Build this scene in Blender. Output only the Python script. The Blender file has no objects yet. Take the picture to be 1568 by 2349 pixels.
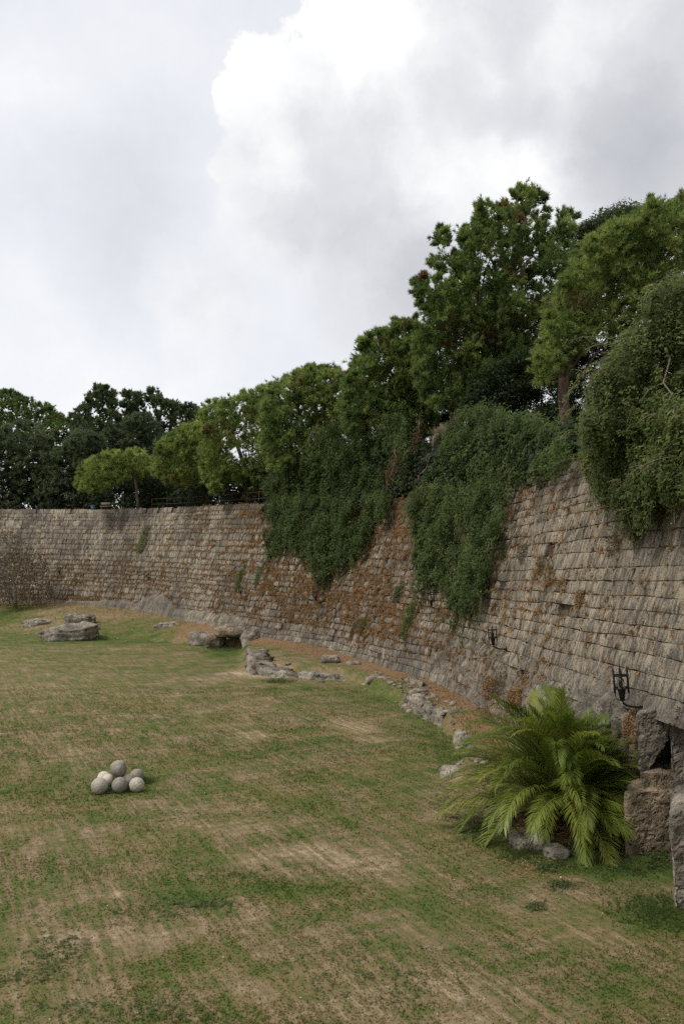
import bpy, math, random
import numpy as np
from mathutils import Vector
R = np.random.default_rng(7)
random.seed(7)
sc = bpy.context.scene
col = sc.collection
rad = math.radians

# ------------------------------------------------------------------ camera
CAMZ, F, CX, HOR = 6.5, 1960.0, 784.0, 1300.0      # metres above the lawn; focal length, centre and horizon of a 1568 x 2349 frame
cd = bpy.data.cameras.new('camera'); cam = bpy.data.objects.new('camera', cd); col.objects.link(cam)
cam.location = (0, 0, CAMZ); cam.rotation_euler = (rad(90), 0, 0)
cd.sensor_fit = 'VERTICAL'; cd.sensor_height = 36; cd.sensor_width = 24; cd.lens = 36*F/2349.0
cd.shift_y = (HOR-1174.5)/2349.0
cd.clip_start = .1; cd.clip_end = 3000
sc.camera = cam

# ------------------------------------------------------------------ node helper
class NT:
    def __init__(s, tree): s.t = tree; s.n = tree.nodes; s.l = tree.links; s.n.clear()
    def node(s, typ, **kw):
        n = s.n.new(typ)
        for k, v in kw.items(): setattr(n, k, v)
        return n
    def put(s, sock, v):
        if v is None: return
        if isinstance(v, bpy.types.NodeSocket): s.l.new(v, sock)
        else:
            if isinstance(v, (tuple, list)) and sock.type == 'RGBA' and len(v) == 3: v = (*v, 1)
            sock.default_value = v
    def math(s, op, a, b=None, c=None, clamp=False):
        n = s.node('ShaderNodeMath', operation=op, use_clamp=clamp)
        for i, v in enumerate((a, b, c)): s.put(n.inputs[i], v)
        return n.outputs[0]
    def vmath(s, op, a, b=None, out=0):
        n = s.node('ShaderNodeVectorMath', operation=op)
        s.put(n.inputs[0], a); s.put(n.inputs[1], b)
        return n.outputs[out]
    def noise(s, vec, scale, detail=4, rough=.55, out=0, dist=0.0):
        n = s.node('ShaderNodeTexNoise'); s.put(n.inputs['Vector'], vec)
        n.inputs['Scale'].default_value = scale; n.inputs['Detail'].default_value = detail
        n.inputs['Roughness'].default_value = rough; n.inputs['Distortion'].default_value = dist
        return n.outputs[out]
    def voro(s, vec, scale, feature='F1', out=0):
        n = s.node('ShaderNodeTexVoronoi', feature=feature); s.put(n.inputs['Vector'], vec); n.inputs['Scale'].default_value = scale
        return n.outputs[out]
    def ramp(s, fac, stops, interp='LINEAR'):
        n = s.node('ShaderNodeValToRGB'); e = n.color_ramp; e.interpolation = interp
        while len(e.elements) < len(stops): e.elements.new(.5)
        for el, (p, c) in zip(e.elements, stops):
            el.position = p; el.color = (*c, 1) if len(c) == 3 else c
        s.put(n.inputs[0], fac); return n.outputs[0]
    def rng(s, v, a, b, c=0., d=1., smooth=False):
        n = s.node('ShaderNodeMapRange', clamp=True, interpolation_type='SMOOTHSTEP' if smooth else 'LINEAR')
        s.put(n.inputs[0], v)
        for i, x in enumerate((a, b, c, d)): s.put(n.inputs[i+1], x)
        return n.outputs[0]
    def mix(s, f, a, b, blend='MIX'):
        n = s.node('ShaderNodeMix', data_type='RGBA', blend_type=blend)
        s.put(n.inputs[0], f); s.put(n.inputs[6], a); s.put(n.inputs[7], b)
        return n.outputs[2]
    def mapping(s, vec, scale=(1, 1, 1), rot=(0, 0, 0), loc=(0, 0, 0)):
        n = s.node('ShaderNodeMapping'); s.put(n.inputs['Vector'], vec)
        n.inputs['Scale'].default_value = scale; n.inputs['Rotation'].default_value = rot; n.inputs['Location'].default_value = loc
        return n.outputs[0]
    def attr(s, name, out=2):
        n = s.node('ShaderNodeAttribute', attribute_name=name); return n.outputs[out]
    def pos(s): return s.node('ShaderNodeNewGeometry').outputs['Position']

# ------------------------------------------------------------------ sky
SUN_EL, SUN_AZ = rad(52), rad(-115)      # sun high on the left, a little behind the camera (azimuth from +Y towards +X)
w = bpy.data.worlds.new('World'); sc.world = w; w.use_nodes = True
N = NT(w.node_tree)
def direc(px, py):
    v = np.array([(px-CX)/F, 1.0, (HOR-py)/F]); return v/np.linalg.norm(v)
tc = N.node('ShaderNodeTexCoord').outputs['Generated']
d0 = N.vmath('NORMALIZE', tc)
nz1 = N.noise(d0, 11, 8, .62, out=1); nz2 = N.noise(d0, 2.6, 4, .5, out=1)
wob = N.vmath('ADD', N.vmath('MULTIPLY', N.vmath('SUBTRACT', nz1, (.5, .5, .5)), (.085, .085, .085)),
              N.vmath('MULTIPLY', N.vmath('SUBTRACT', nz2, (.5, .5, .5)), (.06, .06, .06)))
dw = N.vmath('ADD', d0, wob)
def blob(px, py, r, vec):                                 # 1 at the centre, 0 at the rim of one cloud puff
    c = direc(px, py); rr = r/F*(c[1]**1.5)
    dist = N.vmath('DISTANCE', vec, tuple(c), out=1)
    return N.math('SUBTRACT', 1.0, N.math('DIVIDE', dist, rr)), rr
Fld = None
for (px, py, r) in ((815, 110, 118), (590, 225, 112), (690, 290, 170), (590, 390, 110), (850, 330, 280), (1080, 300, 330), (1150, 60, 330),
                    (660, 540, 200), (930, 620, 330), (1450, 250, 460), (480, 700, 190), (2100, 100, 900)):
    b, rr = blob(px, py, r, dw)
    b = N.math('MULTIPLY', b, rr)                         # in units of angle, so rims are equally sharp
    Fld = b if Fld is None else N.math('SMOOTH_MAX', Fld, b, .012)
zc = N.node('ShaderNodeSeparateXYZ'); N.put(zc.inputs[0], d0); Z = zc.outputs[2]
bil = None
for sc_, a_ in ((13, .020), (29, .011)):
    vv = N.node('ShaderNodeTexVoronoi', feature='SMOOTH_F1'); N.put(vv.inputs['Vector'], dw); vv.inputs['Scale'].default_value = sc_; vv.inputs['Smoothness'].default_value = .25
    q_ = N.math('MULTIPLY', N.math('SUBTRACT', .42, vv.outputs['Distance']), a_); bil = q_ if bil is None else N.math('ADD', bil, q_)
Fld = N.math('ADD', Fld, bil)
soft = N.rng(Z, .32, .41, .10, .0065)                       # the cloud's rim is crisp on top and melts away lower down
edge = N.math('DIVIDE', Fld, soft, clamp=True)
edge = N.rng(edge, 0, 1, 0, 1, True)
lowpuff = N.noise(dw, 5, 7, .55); bigpuff = N.noise(dw, 2.2, 4, .5)
shade = N.rng(Fld, .0, .15, 1.04, .66)                     # thicker cloud towards its middle is greyer
shade = N.math('ADD', shade, N.math('MULTIPLY', N.math('SUBTRACT', lowpuff, .5), .78))
shade = N.math('ADD', shade, N.math('MULTIPLY', bil, 7.0))
shade = N.math('ADD', shade, N.math('MULTIPLY', N.math('SUBTRACT', bigpuff, .5), .25))
for (px, py, r, a) in ((790, 470, 250, -.14), (1220, 255, 130, -.16), (1480, 330, 280, -.10), (1120, 420, 200, .16), (1250, 400, 130, .14), (830, 640, 130, .12),
                       (590, 200, 160, .16), (850, 120, 160, .16), (640, 360, 150, .10), (1300, 90, 200, .05)):
    b, rr = blob(px, py, r, dw)
    shade = N.math('ADD', shade, N.math('MULTIPLY', N.rng(b, 0, 1, 0, 1, True), a))
cum = N.ramp(N.rng(shade, .4, 1.1), [(0, (.43, .445, .48)), (.42, (.56, .572, .605)), (.68, (.70, .71, .735)), (.92, (.88, .882, .888)), (1, (.94, .94, .94))])
veiln = N.noise(dw, 3.4, 6, .58)
veil = N.math('ADD', N.math('MULTIPLY', N.math('SUBTRACT', veiln, .5), 1.75), .63)
for (px, py, r, a) in ((260, 480, 260, -.28), (300, 640, 260, -.16), (400, 330, 260, -.22), (60, 200, 200, .3), (640, 60, 260, -.18), (120, 560, 220, .05), (300, 900, 500, .12)):
    b, rr = blob(px, py, r, dw)
    veil = N.math('ADD', veil, N.math('MULTIPLY', N.rng(b, 0, 1, 0, 1, True), a))
veilc = N.ramp(N.rng(veil, 0, 1), [(0, (.64, .65, .685)), (.4, (.73, .745, .79)), (.75, (.82, .83, .86)), (1, (.92, .922, .93))])
hz = N.rng(Z, .0, .16, .75, 0)
veilc = N.mix(N.math('MULTIPLY', hz, N.rng(bigpuff, .35, .65)), veilc, (.88, .885, .90))
cloud = N.mix(edge, veilc, cum)
sky = N.node('ShaderNodeTexSky', sky_type='NISHITA', sun_disc=False)
sky.sun_elevation = SUN_EL; sky.sun_rotation = SUN_AZ; sky.air_density = 1.0; sky.dust_density = 2.0
b1 = N.node('ShaderNodeBackground'); N.put(b1.inputs[0], sky.outputs[0]); b1.inputs[1].default_value = .08
b2 = N.node('ShaderNodeBackground'); N.put(b2.inputs[0], cloud); b2.inputs[1].default_value = .735
ms = N.node('ShaderNodeMixShader'); N.put(ms.inputs[0], N.rng(edge, 0, 1, .92, .985)); N.l.new(b1.outputs[0], ms.inputs[1]); N.l.new(b2.outputs[0], ms.inputs[2])
wo = N.node('ShaderNodeOutputWorld'); N.l.new(ms.outputs[0], wo.inputs[0])
w.cycles.sampling_method = 'MANUAL'; w.cycles.sample_map_resolution = 512

sd = bpy.data.lights.new('sun', 'SUN'); sd.energy = 1.5; sd.angle = rad(10); sd.color = (1, .94, .84)
sun = bpy.data.objects.new('sun', sd); col.objects.link(sun)
tosun = Vector((math.sin(SUN_AZ)*math.cos(SUN_EL), math.cos(SUN_AZ)*math.cos(SUN_EL), math.sin(SUN_EL)))
sun.rotation_euler = tosun.to_track_quat('Z', 'Y').to_euler(); sun.location = (-30, 20, 60)
sc.view_settings.view_transform = 'Standard'; sc.view_settings.look = 'None'
sc.view_settings.exposure = 0.66; sc.view_settings.gamma = 1.0; sc.view_settings.use_curve_mapping = False
sc.render.engine = 'CYCLES'
sc.cycles.use_denoising = False; sc.cycles.max_bounces = 8; sc.cycles.diffuse_bounces = 6; sc.cycles.transmission_bounces = 6
sc.cycles.transparent_max_bounces = 4; sc.cycles.caustics_reflective = False; sc.cycles.caustics_refractive = False

# ------------------------------------------------------------------ geometry helpers
def at(px, py, d): return np.array([(px-CX)*d/F, d, CAMZ+(HOR-py)*d/F])
def at_v(px, py, d): return np.stack([(px-CX)*d/F, d, CAMZ+(HOR-py)*d/F], -1)
def proj(p):
    p = np.asarray(p); y = np.maximum(p[..., 1], .1)
    return CX+F*p[..., 0]/y, HOR-F*(p[..., 2]-CAMZ)/y
def inside(px, py, poly):
    r = np.zeros(px.shape, bool); n = len(poly); j = n-1
    for i in range(n):
        xi, yi = poly[i]; xj, yj = poly[j]
        if yi != yj:
            r ^= ((yi > py) != (yj > py)) & (px < (xj-xi)*(py-yi)/(yj-yi)+xi)
        j = i
    return r
def nrm(v): return v/np.maximum(np.linalg.norm(v, axis=-1, keepdims=True), 1e-9)
def rdir(n): return nrm(R.normal(size=(n, 3)))
def _h(i, seed):
    n = (i[..., 0]*374761393 + i[..., 1]*668265263 + i[..., 2]*2147483647 + seed*974634557) & 0xffffffff
    n = ((n ^ (n >> 13))*1274126177) & 0xffffffff
    return ((n ^ (n >> 16)) & 0xffff)/65535.0
def vnoise(p, seed=0):
    p = np.asarray(p, float); i = np.floor(p).astype(np.int64); f = p-i; f = f*f*(3-2*f); o = 0
    for dx in (0, 1):
        for dy in (0, 1):
            for dz in (0, 1):
                wgt = (f[..., 0] if dx else 1-f[..., 0])*(f[..., 1] if dy else 1-f[..., 1])*(f[..., 2] if dz else 1-f[..., 2])
                o = o+wgt*_h(i+np.array([dx, dy, dz]), seed)
    return o
def fbm(p, oct=4, seed=0):
    p = np.asarray(p, float); o = 0; a = .5; s = 0
    for k in range(oct):
        o = o+a*vnoise(p, seed+k*17); s += a; a *= .5; p = p*2.03+3.1
    return o/s
def fb2(x, y, sc_, oct=4, seed=0): return fbm(np.stack([x*sc_, y*sc_, np.zeros_like(x)+.37*seed], -1), oct, seed)

def mesh_np(name, V, faces, attrs=None, smooth=False):
    """faces: list of integer arrays (n,3) or (n,4)"""
    me = bpy.data.meshes.new(name)
    V = np.ascontiguousarray(V, np.float32)
    if not isinstance(faces, (list, tuple)): faces = [faces]
    faces = [np.asarray(f, np.int32) for f in faces if len(f)]
    loops = np.concatenate([f.ravel() for f in faces]); tot = np.concatenate([np.full(len(f), f.shape[1], np.int32) for f in faces])
    st = np.concatenate([[0], np.cumsum(tot)[:-1]]).astype(np.int32)
    me.vertices.add(len(V)); me.vertices.foreach_set('co', V.ravel())
    me.loops.add(len(loops)); me.loops.foreach_set('vertex_index', loops)
    me.polygons.add(len(tot)); me.polygons.foreach_set('loop_start', st)
    try: me.polygons.foreach_set('loop_total', tot)
    except Exception: pass
    if smooth: me.polygons.foreach_set('use_smooth', np.ones(len(tot), bool))
    for k, a in (attrs or {}).items():
        a = np.asarray(a, np.float32)
        if a.ndim == 1:
            at_ = me.attributes.new(k, 'FLOAT', 'POINT'); at_.data.foreach_set('value', np.ascontiguousarray(a))
        else:
            at_ = me.attributes.new(k, 'FLOAT_VECTOR', 'POINT'); at_.data.foreach_set('vector', np.ascontiguousarray(a).ravel())
    me.update(calc_edges=True); me.validate()
    return me
def link(name, me, mat=None, parent=None, loc=None):
    o = bpy.data.objects.new(name, me); col.objects.link(o)
    if mat is not None and me is not None and not me.materials: me.materials.append(mat)
    if parent is not None: o.parent = parent
    if loc is not None: o.location = tuple(loc)
    return o
def tag(o, label=None, cat=None, group=None, kind=None):
    for k, v in (('label', label), ('category', cat), ('group', group), ('kind', kind)):
        if v: o[k] = v
    return o
def thing(name, label, cat, loc=(0, 0, 0), group=None):
    o = bpy.data.objects.new(name, None); o.empty_display_size = .2; col.objects.link(o); o.location = tuple(float(x) for x in loc)
    return tag(o, label, cat, group)
def child(name, V, faces, mat, parent, attrs=None, smooth=False, kind=None):
    """world-space vertices; the object sits under its thing"""
    o = link(name, mesh_np(name, np.asarray(V)-np.array(parent.location), faces, attrs, smooth), mat, parent)
    if kind: o['kind'] = kind
    return o
def tube(path, radii, n=8, cap=True):
    path = np.asarray(path, float); k = len(path); radii = np.broadcast_to(np.asarray(radii, float), (k,))
    t = nrm(np.gradient(path, axis=0)); up = np.array([0, 0, 1.0]) if abs(t[0][2]) < .9 else np.array([1.0, 0, 0])
    V = []
    u = nrm(np.cross(t[0], up))
    for i in range(k):
        u = nrm(u-t[i]*np.dot(u, t[i])); v = np.cross(t[i], u)
        a = np.linspace(0, 2*np.pi, n, endpoint=False)
        V.append(path[i]+radii[i]*(np.cos(a)[:, None]*u+np.sin(a)[:, None]*v))
    V = np.concatenate(V); q = []
    for i in range(k-1):
        for j in range(n): q.append((i*n+j, i*n+(j+1) % n, (i+1)*n+(j+1) % n, (i+1)*n+j))
    fs = [np.array(q)]
    if cap:
        c0, c1 = len(V), len(V)+1; V = np.vstack([V, path[0], path[-1]])
        fs.append(np.array([(c0, (j+1) % n, j) for j in range(n)]+[(c1, (k-1)*n+j, (k-1)*n+(j+1) % n) for j in range(n)]))
    return V, fs
def join(parts):
    Vs, q3, q4, off = [], [], [], 0
    for V, fs in parts:
        for f in (fs if isinstance(fs, list) else [fs]):
            f = np.asarray(f)
            if not len(f): continue
            (q3 if f.shape[1] == 3 else q4).append(f+off)
        Vs.append(V); off += len(V)
    out = []
    if q4: out.append(np.concatenate(q4))
    if q3: out.append(np.concatenate(q3))
    return np.concatenate(Vs), out
def bend(p0, p1, sag=0., wob=.0, n=6):
    t = np.linspace(0, 1, n)[:, None]; p = np.asarray(p0)*(1-t)+np.asarray(p1)*t
    p[:, 2] -= sag*np.sin(np.pi*t[:, 0]); p[1:-1] += R.normal(size=(n-2, 3))*wob
    return p

# leaves: folded diamond blades; needles: thin triangles in brushes
def leaves(C, Nn, size, aspect=.5, tint=None, down=None):
    n = len(C); r = rdir(n)
    if down is not None: r = nrm(r+down)
    t = nrm(r-Nn*np.sum(r*Nn, -1, keepdims=True)); b = np.cross(Nn, t); s = np.asarray(size)[:, None]
    V = np.stack([C-t*s*.45-b*s*aspect*.5-Nn*s*.06, C-t*s*.40+b*s*aspect*.5-Nn*s*.06, C+t*s*.55], 1).reshape(-1, 3)
    i = np.arange(n)[:, None]*3
    return V, np.concatenate([i, i+1, i+2], 1), np.repeat(tint, 3) if tint is not None else None
def needles(C, A, length, k, width, spread, attrs):
    n = len(C); c = np.repeat(C, k, 0); a = np.repeat(A, k, 0); L = np.repeat(length, k)[:, None]*R.uniform(.65, 1.1, (n*k, 1))
    d = nrm(a+rdir(n*k)*spread); p = nrm(np.cross(d, rdir(n*k)))
    base = c+d*L*.08
    V = np.stack([base-p*width, base+p*width, c+d*L], 1).reshape(-1, 3)
    return V, np.arange(n*k*3).reshape(-1, 3), {q: np.repeat(np.repeat(v, k), 3) for q, v in attrs.items()}

# ------------------------------------------------------------------ materials
def newmat(name):
    m = bpy.data.materials.new(name); m.use_nodes = True; return m, NT(m.node_tree)
def finish(n, color, rough=.8, bump=None, bstr=.5, bdist=.02, spec=.25, trans=None, metal=0.):
    p = n.node('ShaderNodeBsdfPrincipled'); n.put(p.inputs['Base Color'], color); n.put(p.inputs['Roughness'], rough)
    p.inputs['Specular IOR Level'].default_value = spec; p.inputs['Metallic'].default_value = metal
    if bump is not None:
        b = n.node('ShaderNodeBump'); b.inputs['Strength'].default_value = bstr; b.inputs['Distance'].default_value = bdist
        n.put(b.inputs['Height'], bump); n.l.new(b.outputs[0], p.inputs['Normal'])
    o = n.node('ShaderNodeOutputMaterial'); s = p.outputs[0]
    if trans:
        t = n.node('ShaderNodeBsdfTranslucent'); n.put(t.inputs[0], n.mix(1.0, color, (1.7, 1.75, 1.4), 'MULTIPLY')); m = n.node('ShaderNodeMixShader'); m.inputs[0].default_value = trans
        n.l.new(s, m.inputs[1]); n.l.new(t.outputs[0], m.inputs[2]); s = m.outputs[0]
    n.l.new(s, o.inputs[0])
def leafmat(name, stops, dead=(.13, .070, .038), trans=.45, rough=.55, spec=.25):
    m, n = newmat(name)
    c = n.ramp(n.attr('tint'), stops)
    c = n.mix(n.attr('dead'), c, dead)
    finish(n, c, rough, trans=trans, spec=spec); return m
M = {}
M['pine'] = leafmat('pine_needles', [(0, (.044, .070, .021)), (.4, (.094, .142, .041)), (.75, (.155, .205, .060)), (1, (.23, .265, .085))])
M['pine_light'] = leafmat('light_pine_needles', [(0, (.064, .096, .026)), (.4, (.125, .172, .048)), (.75, (.185, .235, .066)), (1, (.26, .29, .09))])
M['dark'] = leafmat('dark_needles', [(0, (.026, .039, .019)), (.5, (.060, .086, .038)), (1, (.10, .13, .058))])
M['greygreen'] = leafmat('grey_green_needles', [(0, (.034, .048, .027)), (.5, (.072, .095, .052)), (1, (.115, .142, .08))])
M['ivy'] = leafmat('ivy_leaf', [(0, (.026, .044, .014)), (.45, (.066, .100, .030)), (.8, (.108, .145, .048)), (1, (.16, .185, .075))], spec=.12, rough=.6)
M['creeper'] = leafmat('creeper_leaf', [(0, (.034, .050, .016)), (.45, (.086, .112, .036)), (.8, (.14, .17, .058)), (1, (.22, .22, .09))], spec=.12, rough=.6)
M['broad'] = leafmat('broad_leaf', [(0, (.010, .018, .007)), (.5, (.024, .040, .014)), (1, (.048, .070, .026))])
M['dryleaf'] = leafmat('dry_leaf', [(0, (.06, .042, .026)), (.5, (.115, .082, .048)), (.85, (.10, .095, .045)), (1, (.06, .08, .03))])
M['drygrass'] = leafmat('dry_grass_blade', [(0, (.13, .074, .034)), (.4, (.245, .145, .068)), (.75, (.36, .235, .12)), (1, (.46, .345, .21))], trans=.2)
M['palm'] = leafmat('palm_leaflet', [(0, (.045, .076, .013)), (.4, (.098, .145, .024)), (.75, (.18, .22, .04)), (1, (.29, .29, .065))], trans=.3, rough=.4, spec=.4)
M['weed'] = leafmat('weed_leaf', [(0, (.04, .068, .02)), (.5, (.075, .112, .035)), (1, (.125, .155, .055))])

def stonemat(name, dark, mid, lite, cream, wuv=True, pits=1.0, warm=0., tonew=.15, bk=1.0):
    m, n = newmat(name)
    p = n.pos(); tone = n.attr('tone')
    if wuv:
        s = n.attr('suv', 1)
        streak = n.noise(n.mapping(s, (5.2, 1.15, 1)), 1.0, 6, .66)
        streak2 = n.noise(n.mapping(s, (15, 2.6, 1)), 1.0, 5, .65)
        big = n.noise(n.mapping(s, (.16, .2, 1)), 1.0, 4, .55)
    else:
        streak = n.noise(n.mapping(p, (1.4, 1.4, .7)), 1.0, 5, .6); streak2 = n.noise(n.mapping(p, (5, 5, 4)), 1.0, 4, .6); big = n.noise(p, .5, 3, .5)
    fine = n.noise(p, 17, 5, .65); grain = n.noise(p, 60, 3, .6)
    v = n.math('ADD', n.math('MULTIPLY', streak, .42), n.math('MULTIPLY', streak2, .26))
    v = n.math('ADD', v, n.math('MULTIPLY', fine, .22)); v = n.math('ADD', v, n.math('MULTIPLY', big, .24))
    v = n.math('ADD', v, n.math('MULTIPLY', n.math('SUBTRACT', tone, .5), tonew))
    c = n.ramp(n.rng(v, .41, .77), [(0, dark), (.36, mid), (.63, lite), (.86, cream), (1, tuple(min(1, x*1.15) for x in cream))])
    # flaking patches of pale fresh stone, dark lichen blotches and brown soil wash
    zone = n.rng(tone, 0, 1, .0, .35)
    if wuv:
        sx_ = n.node('ShaderNodeSeparateXYZ'); n.put(sx_.inputs[0], s)
        zone = n.math('MULTIPLY', n.math('MULTIPLY', n.rng(sx_.outputs[1], 3.0, 5.0), n.rng(sx_.outputs[1], 11.0, 8.0)), n.rng(sx_.outputs[0], 52, 40))
    flake = n.math('MULTIPLY', n.rng(n.math('ADD', n.math('MULTIPLY', zone, .035), n.math('ADD', streak, n.math('MULTIPLY', fine, .35))), .64, .74), n.math('ADD', n.rng(big, .40, .62), n.math('MULTIPLY', zone, .6), clamp=True))
    c = n.mix(n.math('MULTIPLY', flake, .7), c, cream)
    if wuv:
        stain = n.rng(n.math('ADD', n.noise(n.mapping(s, (1.1, .13, 1)), 1.0, 5, .62), n.math('MULTIPLY', fine, .22)), .58, .76)
        c = n.mix(n.math('MULTIPLY', stain, .6), c, dark)
    lich = n.rng(n.math('ADD', n.noise(p, 3.1, 5, .68), n.math('MULTIPLY', fine, .3)), .68, .82)
    c = n.mix(n.math('MULTIPLY', lich, .55), c, dark)
    soil = n.rng(n.noise(p, 1.3, 5, .65), .55, .72)
    c = n.mix(n.math('MULTIPLY', soil, .30+warm), c, (.20, .115, .055))
    pv = n.voro(n.vmath('ADD', p, n.vmath('MULTIPLY', n.noise(p, 6, 2, .5, out=1), (.25, .25, .25))), 8.5)
    pit = n.math('MULTIPLY', n.rng(pv, .0, .28, 1, 0), n.rng(n.noise(p, 2.2, 3, .6), .40, .55))
    c = n.mix(n.math('MULTIPLY', pit, .62*min(1, pits)), c, (.04, .034, .028))
    h = n.math('ADD', n.math('MULTIPLY', fine, .9), n.math('MULTIPLY', grain, .3)); h = n.math('ADD', h, n.math('MULTIPLY', streak2, .9))
    h = n.math('SUBTRACT', h, n.math('MULTIPLY', pit, 1.5*pits))
    finish(n, c, .92, h, bk, .09, spec=.12)
    return m
M['stone'] = stonemat('weathered_limestone', (.072, .064, .054), (.176, .158, .132), (.268, .238, .190), (.52, .435, .315))
M['rock'] = stonemat('eroded_rock', (.06, .053, .044), (.19, .167, .135), (.315, .278, .222), (.46, .41, .33), wuv=False, pits=1.6)
M['rock_warm'] = stonemat('brown_cut_rock', (.07, .056, .042), (.19, .152, .11), (.31, .24, .162), (.43, .34, .23), wuv=False, pits=1.8, warm=.25)
M['ball'] = stonemat('ball_stone', (.20, .183, .155), (.29, .263, .22), (.385, .35, .285), (.50, .455, .37), wuv=False, pits=.3, warm=-.2, tonew=.40, bk=.35)
m, n = newmat('wall_mortar'); p = n.pos()
finish(n, n.ramp(n.noise(p, 3, 5, .6), [(.3, (.055, .046, .035)), (.7, (.145, .115, .082))]), .95, n.noise(p, 12, 4), .8, .05); M['mortar'] = m
m, n = newmat('bark'); p = n.pos()
bk = n.noise(n.mapping(p, (9, 9, 2.2)), 1.0, 5, .65)
finish(n, n.ramp(bk, [(.3, (.035, .024, .017)), (.55, (.11, .072, .048)), (.75, (.19, .135, .095))]), .9, bk, 1.0, .05); M['bark'] = m
m, n = newmat('grey_twig'); finish(n, (.17, .145, .12), .9); M['twig'] = m
m, n = newmat('black_iron'); p = n.pos(); finish(n, n.ramp(n.noise(p, 25, 3), [(.4, (.006, .006, .007)), (.75, (.022, .018, .015))]), .55, metal=.3, spec=.4); M['iron'] = m
m, n = newmat('lantern_glass'); g = n.node('ShaderNodeBsdfGlass'); g.inputs['Color'].default_value = (.93, .95, .94, 1); g.inputs['Roughness'].default_value = .12; g.inputs['IOR'].default_value = 1.2
o = n.node('ShaderNodeOutputMaterial'); n.l.new(g.outputs[0], o.inputs[0]); M['glass'] = m
m, n = newmat('rusty_rail'); finish(n, n.ramp(n.noise(n.pos(), 4, 3), [(.4, (.05, .03, .02)), (.7, (.10, .055, .035))]), .8); M['rust'] = m
m, n = newmat('blue_paint'); finish(n, (.04, .10, .22), .6); M['blue'] = m
m, n = newmat('grey_timber'); finish(n, n.ramp(n.noise(n.pos(), 8, 4), [(.3, (.12, .09, .065)), (.7, (.24, .19, .14))]), .85); M['timber'] = m

# lawn colour: one network used by the ground sheet and by the blades standing on it
def lawn_color(n, blades):
    p = n.pos(); flat = n.mapping(p, (1, 1, 0))
    big = n.noise(flat, .13, 4, .6); med = n.noise(flat, .75, 5, .62); fine = n.noise(flat, 5.5, 5, .7); tiny = n.noise(flat, 26, 3, .7)
    turned = n.mapping(flat, (1, 1, 1), (0, 0, rad(-26)))
    ra, rb = n.mapping(turned, (2.6, .34, 1)), n.mapping(turned, (.30, 1.9, 1))
    sa, sb = n.noise(ra, 1.0, 4, .65), n.noise(rb, 1.0, 4, .65)
    ra2 = n.mapping(turned, (7.5, .55, 1)); sa2 = n.noise(ra2, 1.0, 3, .6)
    v = n.math('MULTIPLY', big, .40); v = n.math('ADD', v, n.math('MULTIPLY', med, .60))
    v = n.math('ADD', v, n.math('MULTIPLY', sa, .56)); v = n.math('ADD', v, n.math('MULTIPLY', sb, .50)); v = n.math('ADD', v, n.math('MULTIPLY', sa2, .55))
    v = n.math('ADD', v, n.math('MULTIPLY', fine, .46)); v = n.math('ADD', v, n.math('MULTIPLY', tiny, .22))
    v = n.math('SUBTRACT', v, 1.68)                       # about zero on average
    v = n.math('ADD', v, n.math('MULTIPLY', n.attr('dry'), n.math('ADD', n.math('MULTIPLY', sa2, 1.5), n.math('MULTIPLY', n.math('SUBTRACT', fine, .5), 2.2))))
    c = n.ramp(n.rng(v, -.40, .44), [(0, (.036, .068, .013)), (.26, (.074, .106, .026)), (.43, (.122, .126, .046)), (.56, (.186, .143, .076)), (.74, (.262, .198, .122)), (1, (.41, .325, .215))])
    hue = n.noise(flat, .28, 3, .5)
    c = n.mix(n.math('MULTIPLY', n.rng(hue, .45, .7), .28), c, (.15, .125, .03))
    lit = n.math('ADD', n.attr('litter'), n.math('ADD', n.math('MULTIPLY', n.math('SUBTRACT', fine, .5), 1.5), n.math('MULTIPLY', n.math('SUBTRACT', med, .5), 1.3)))
    litc = n.ramp(n.noise(flat, 9, 4, .7), [(.3, (.12, .075, .042)), (.55, (.23, .142, .078)), (.75, (.34, .235, .145))])
    c = n.mix(n.rng(lit, .35, .75), c, litc)
    c = n.mix(n.math('MULTIPLY', n.rng(tiny, .58, .72), .35), c, (.05, .05, .022))
    return c, fine, tiny, med
m, n = newmat('lawn'); c, fine, tiny, med = lawn_color(n, False)
finish(n, c, .95, n.math('ADD', n.math('MULTIPLY', fine, .6), n.math('MULTIPLY', tiny, .6)), .9, .06, spec=.1); M['lawn'] = m
m, n = newmat('grass_blade'); c, fine, tiny, med = lawn_color(n, True)
c = n.mix(n.attr('tint'), n.mix(1.0, c, (.86, .90, .78), 'MULTIPLY'), n.mix(1.0, c, (1.10, 1.20, .92), 'MULTIPLY')); finish(n, c, .8, trans=.2, spec=.15); M['blade'] = m
m, n = newmat('terrace_earth'); finish(n, n.ramp(n.noise(n.pos(), .8, 5), [(.3, (.05, .04, .022)), (.7, (.13, .09, .05))]), .95); M['earth'] = m
m, n = newmat('pebble'); finish(n, n.ramp(n.attr('tint'), [(0, (.20, .11, .05)), (.5, (.38, .30, .20)), (1, (.6, .56, .48))]), .9); M['pebble'] = m

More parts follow.
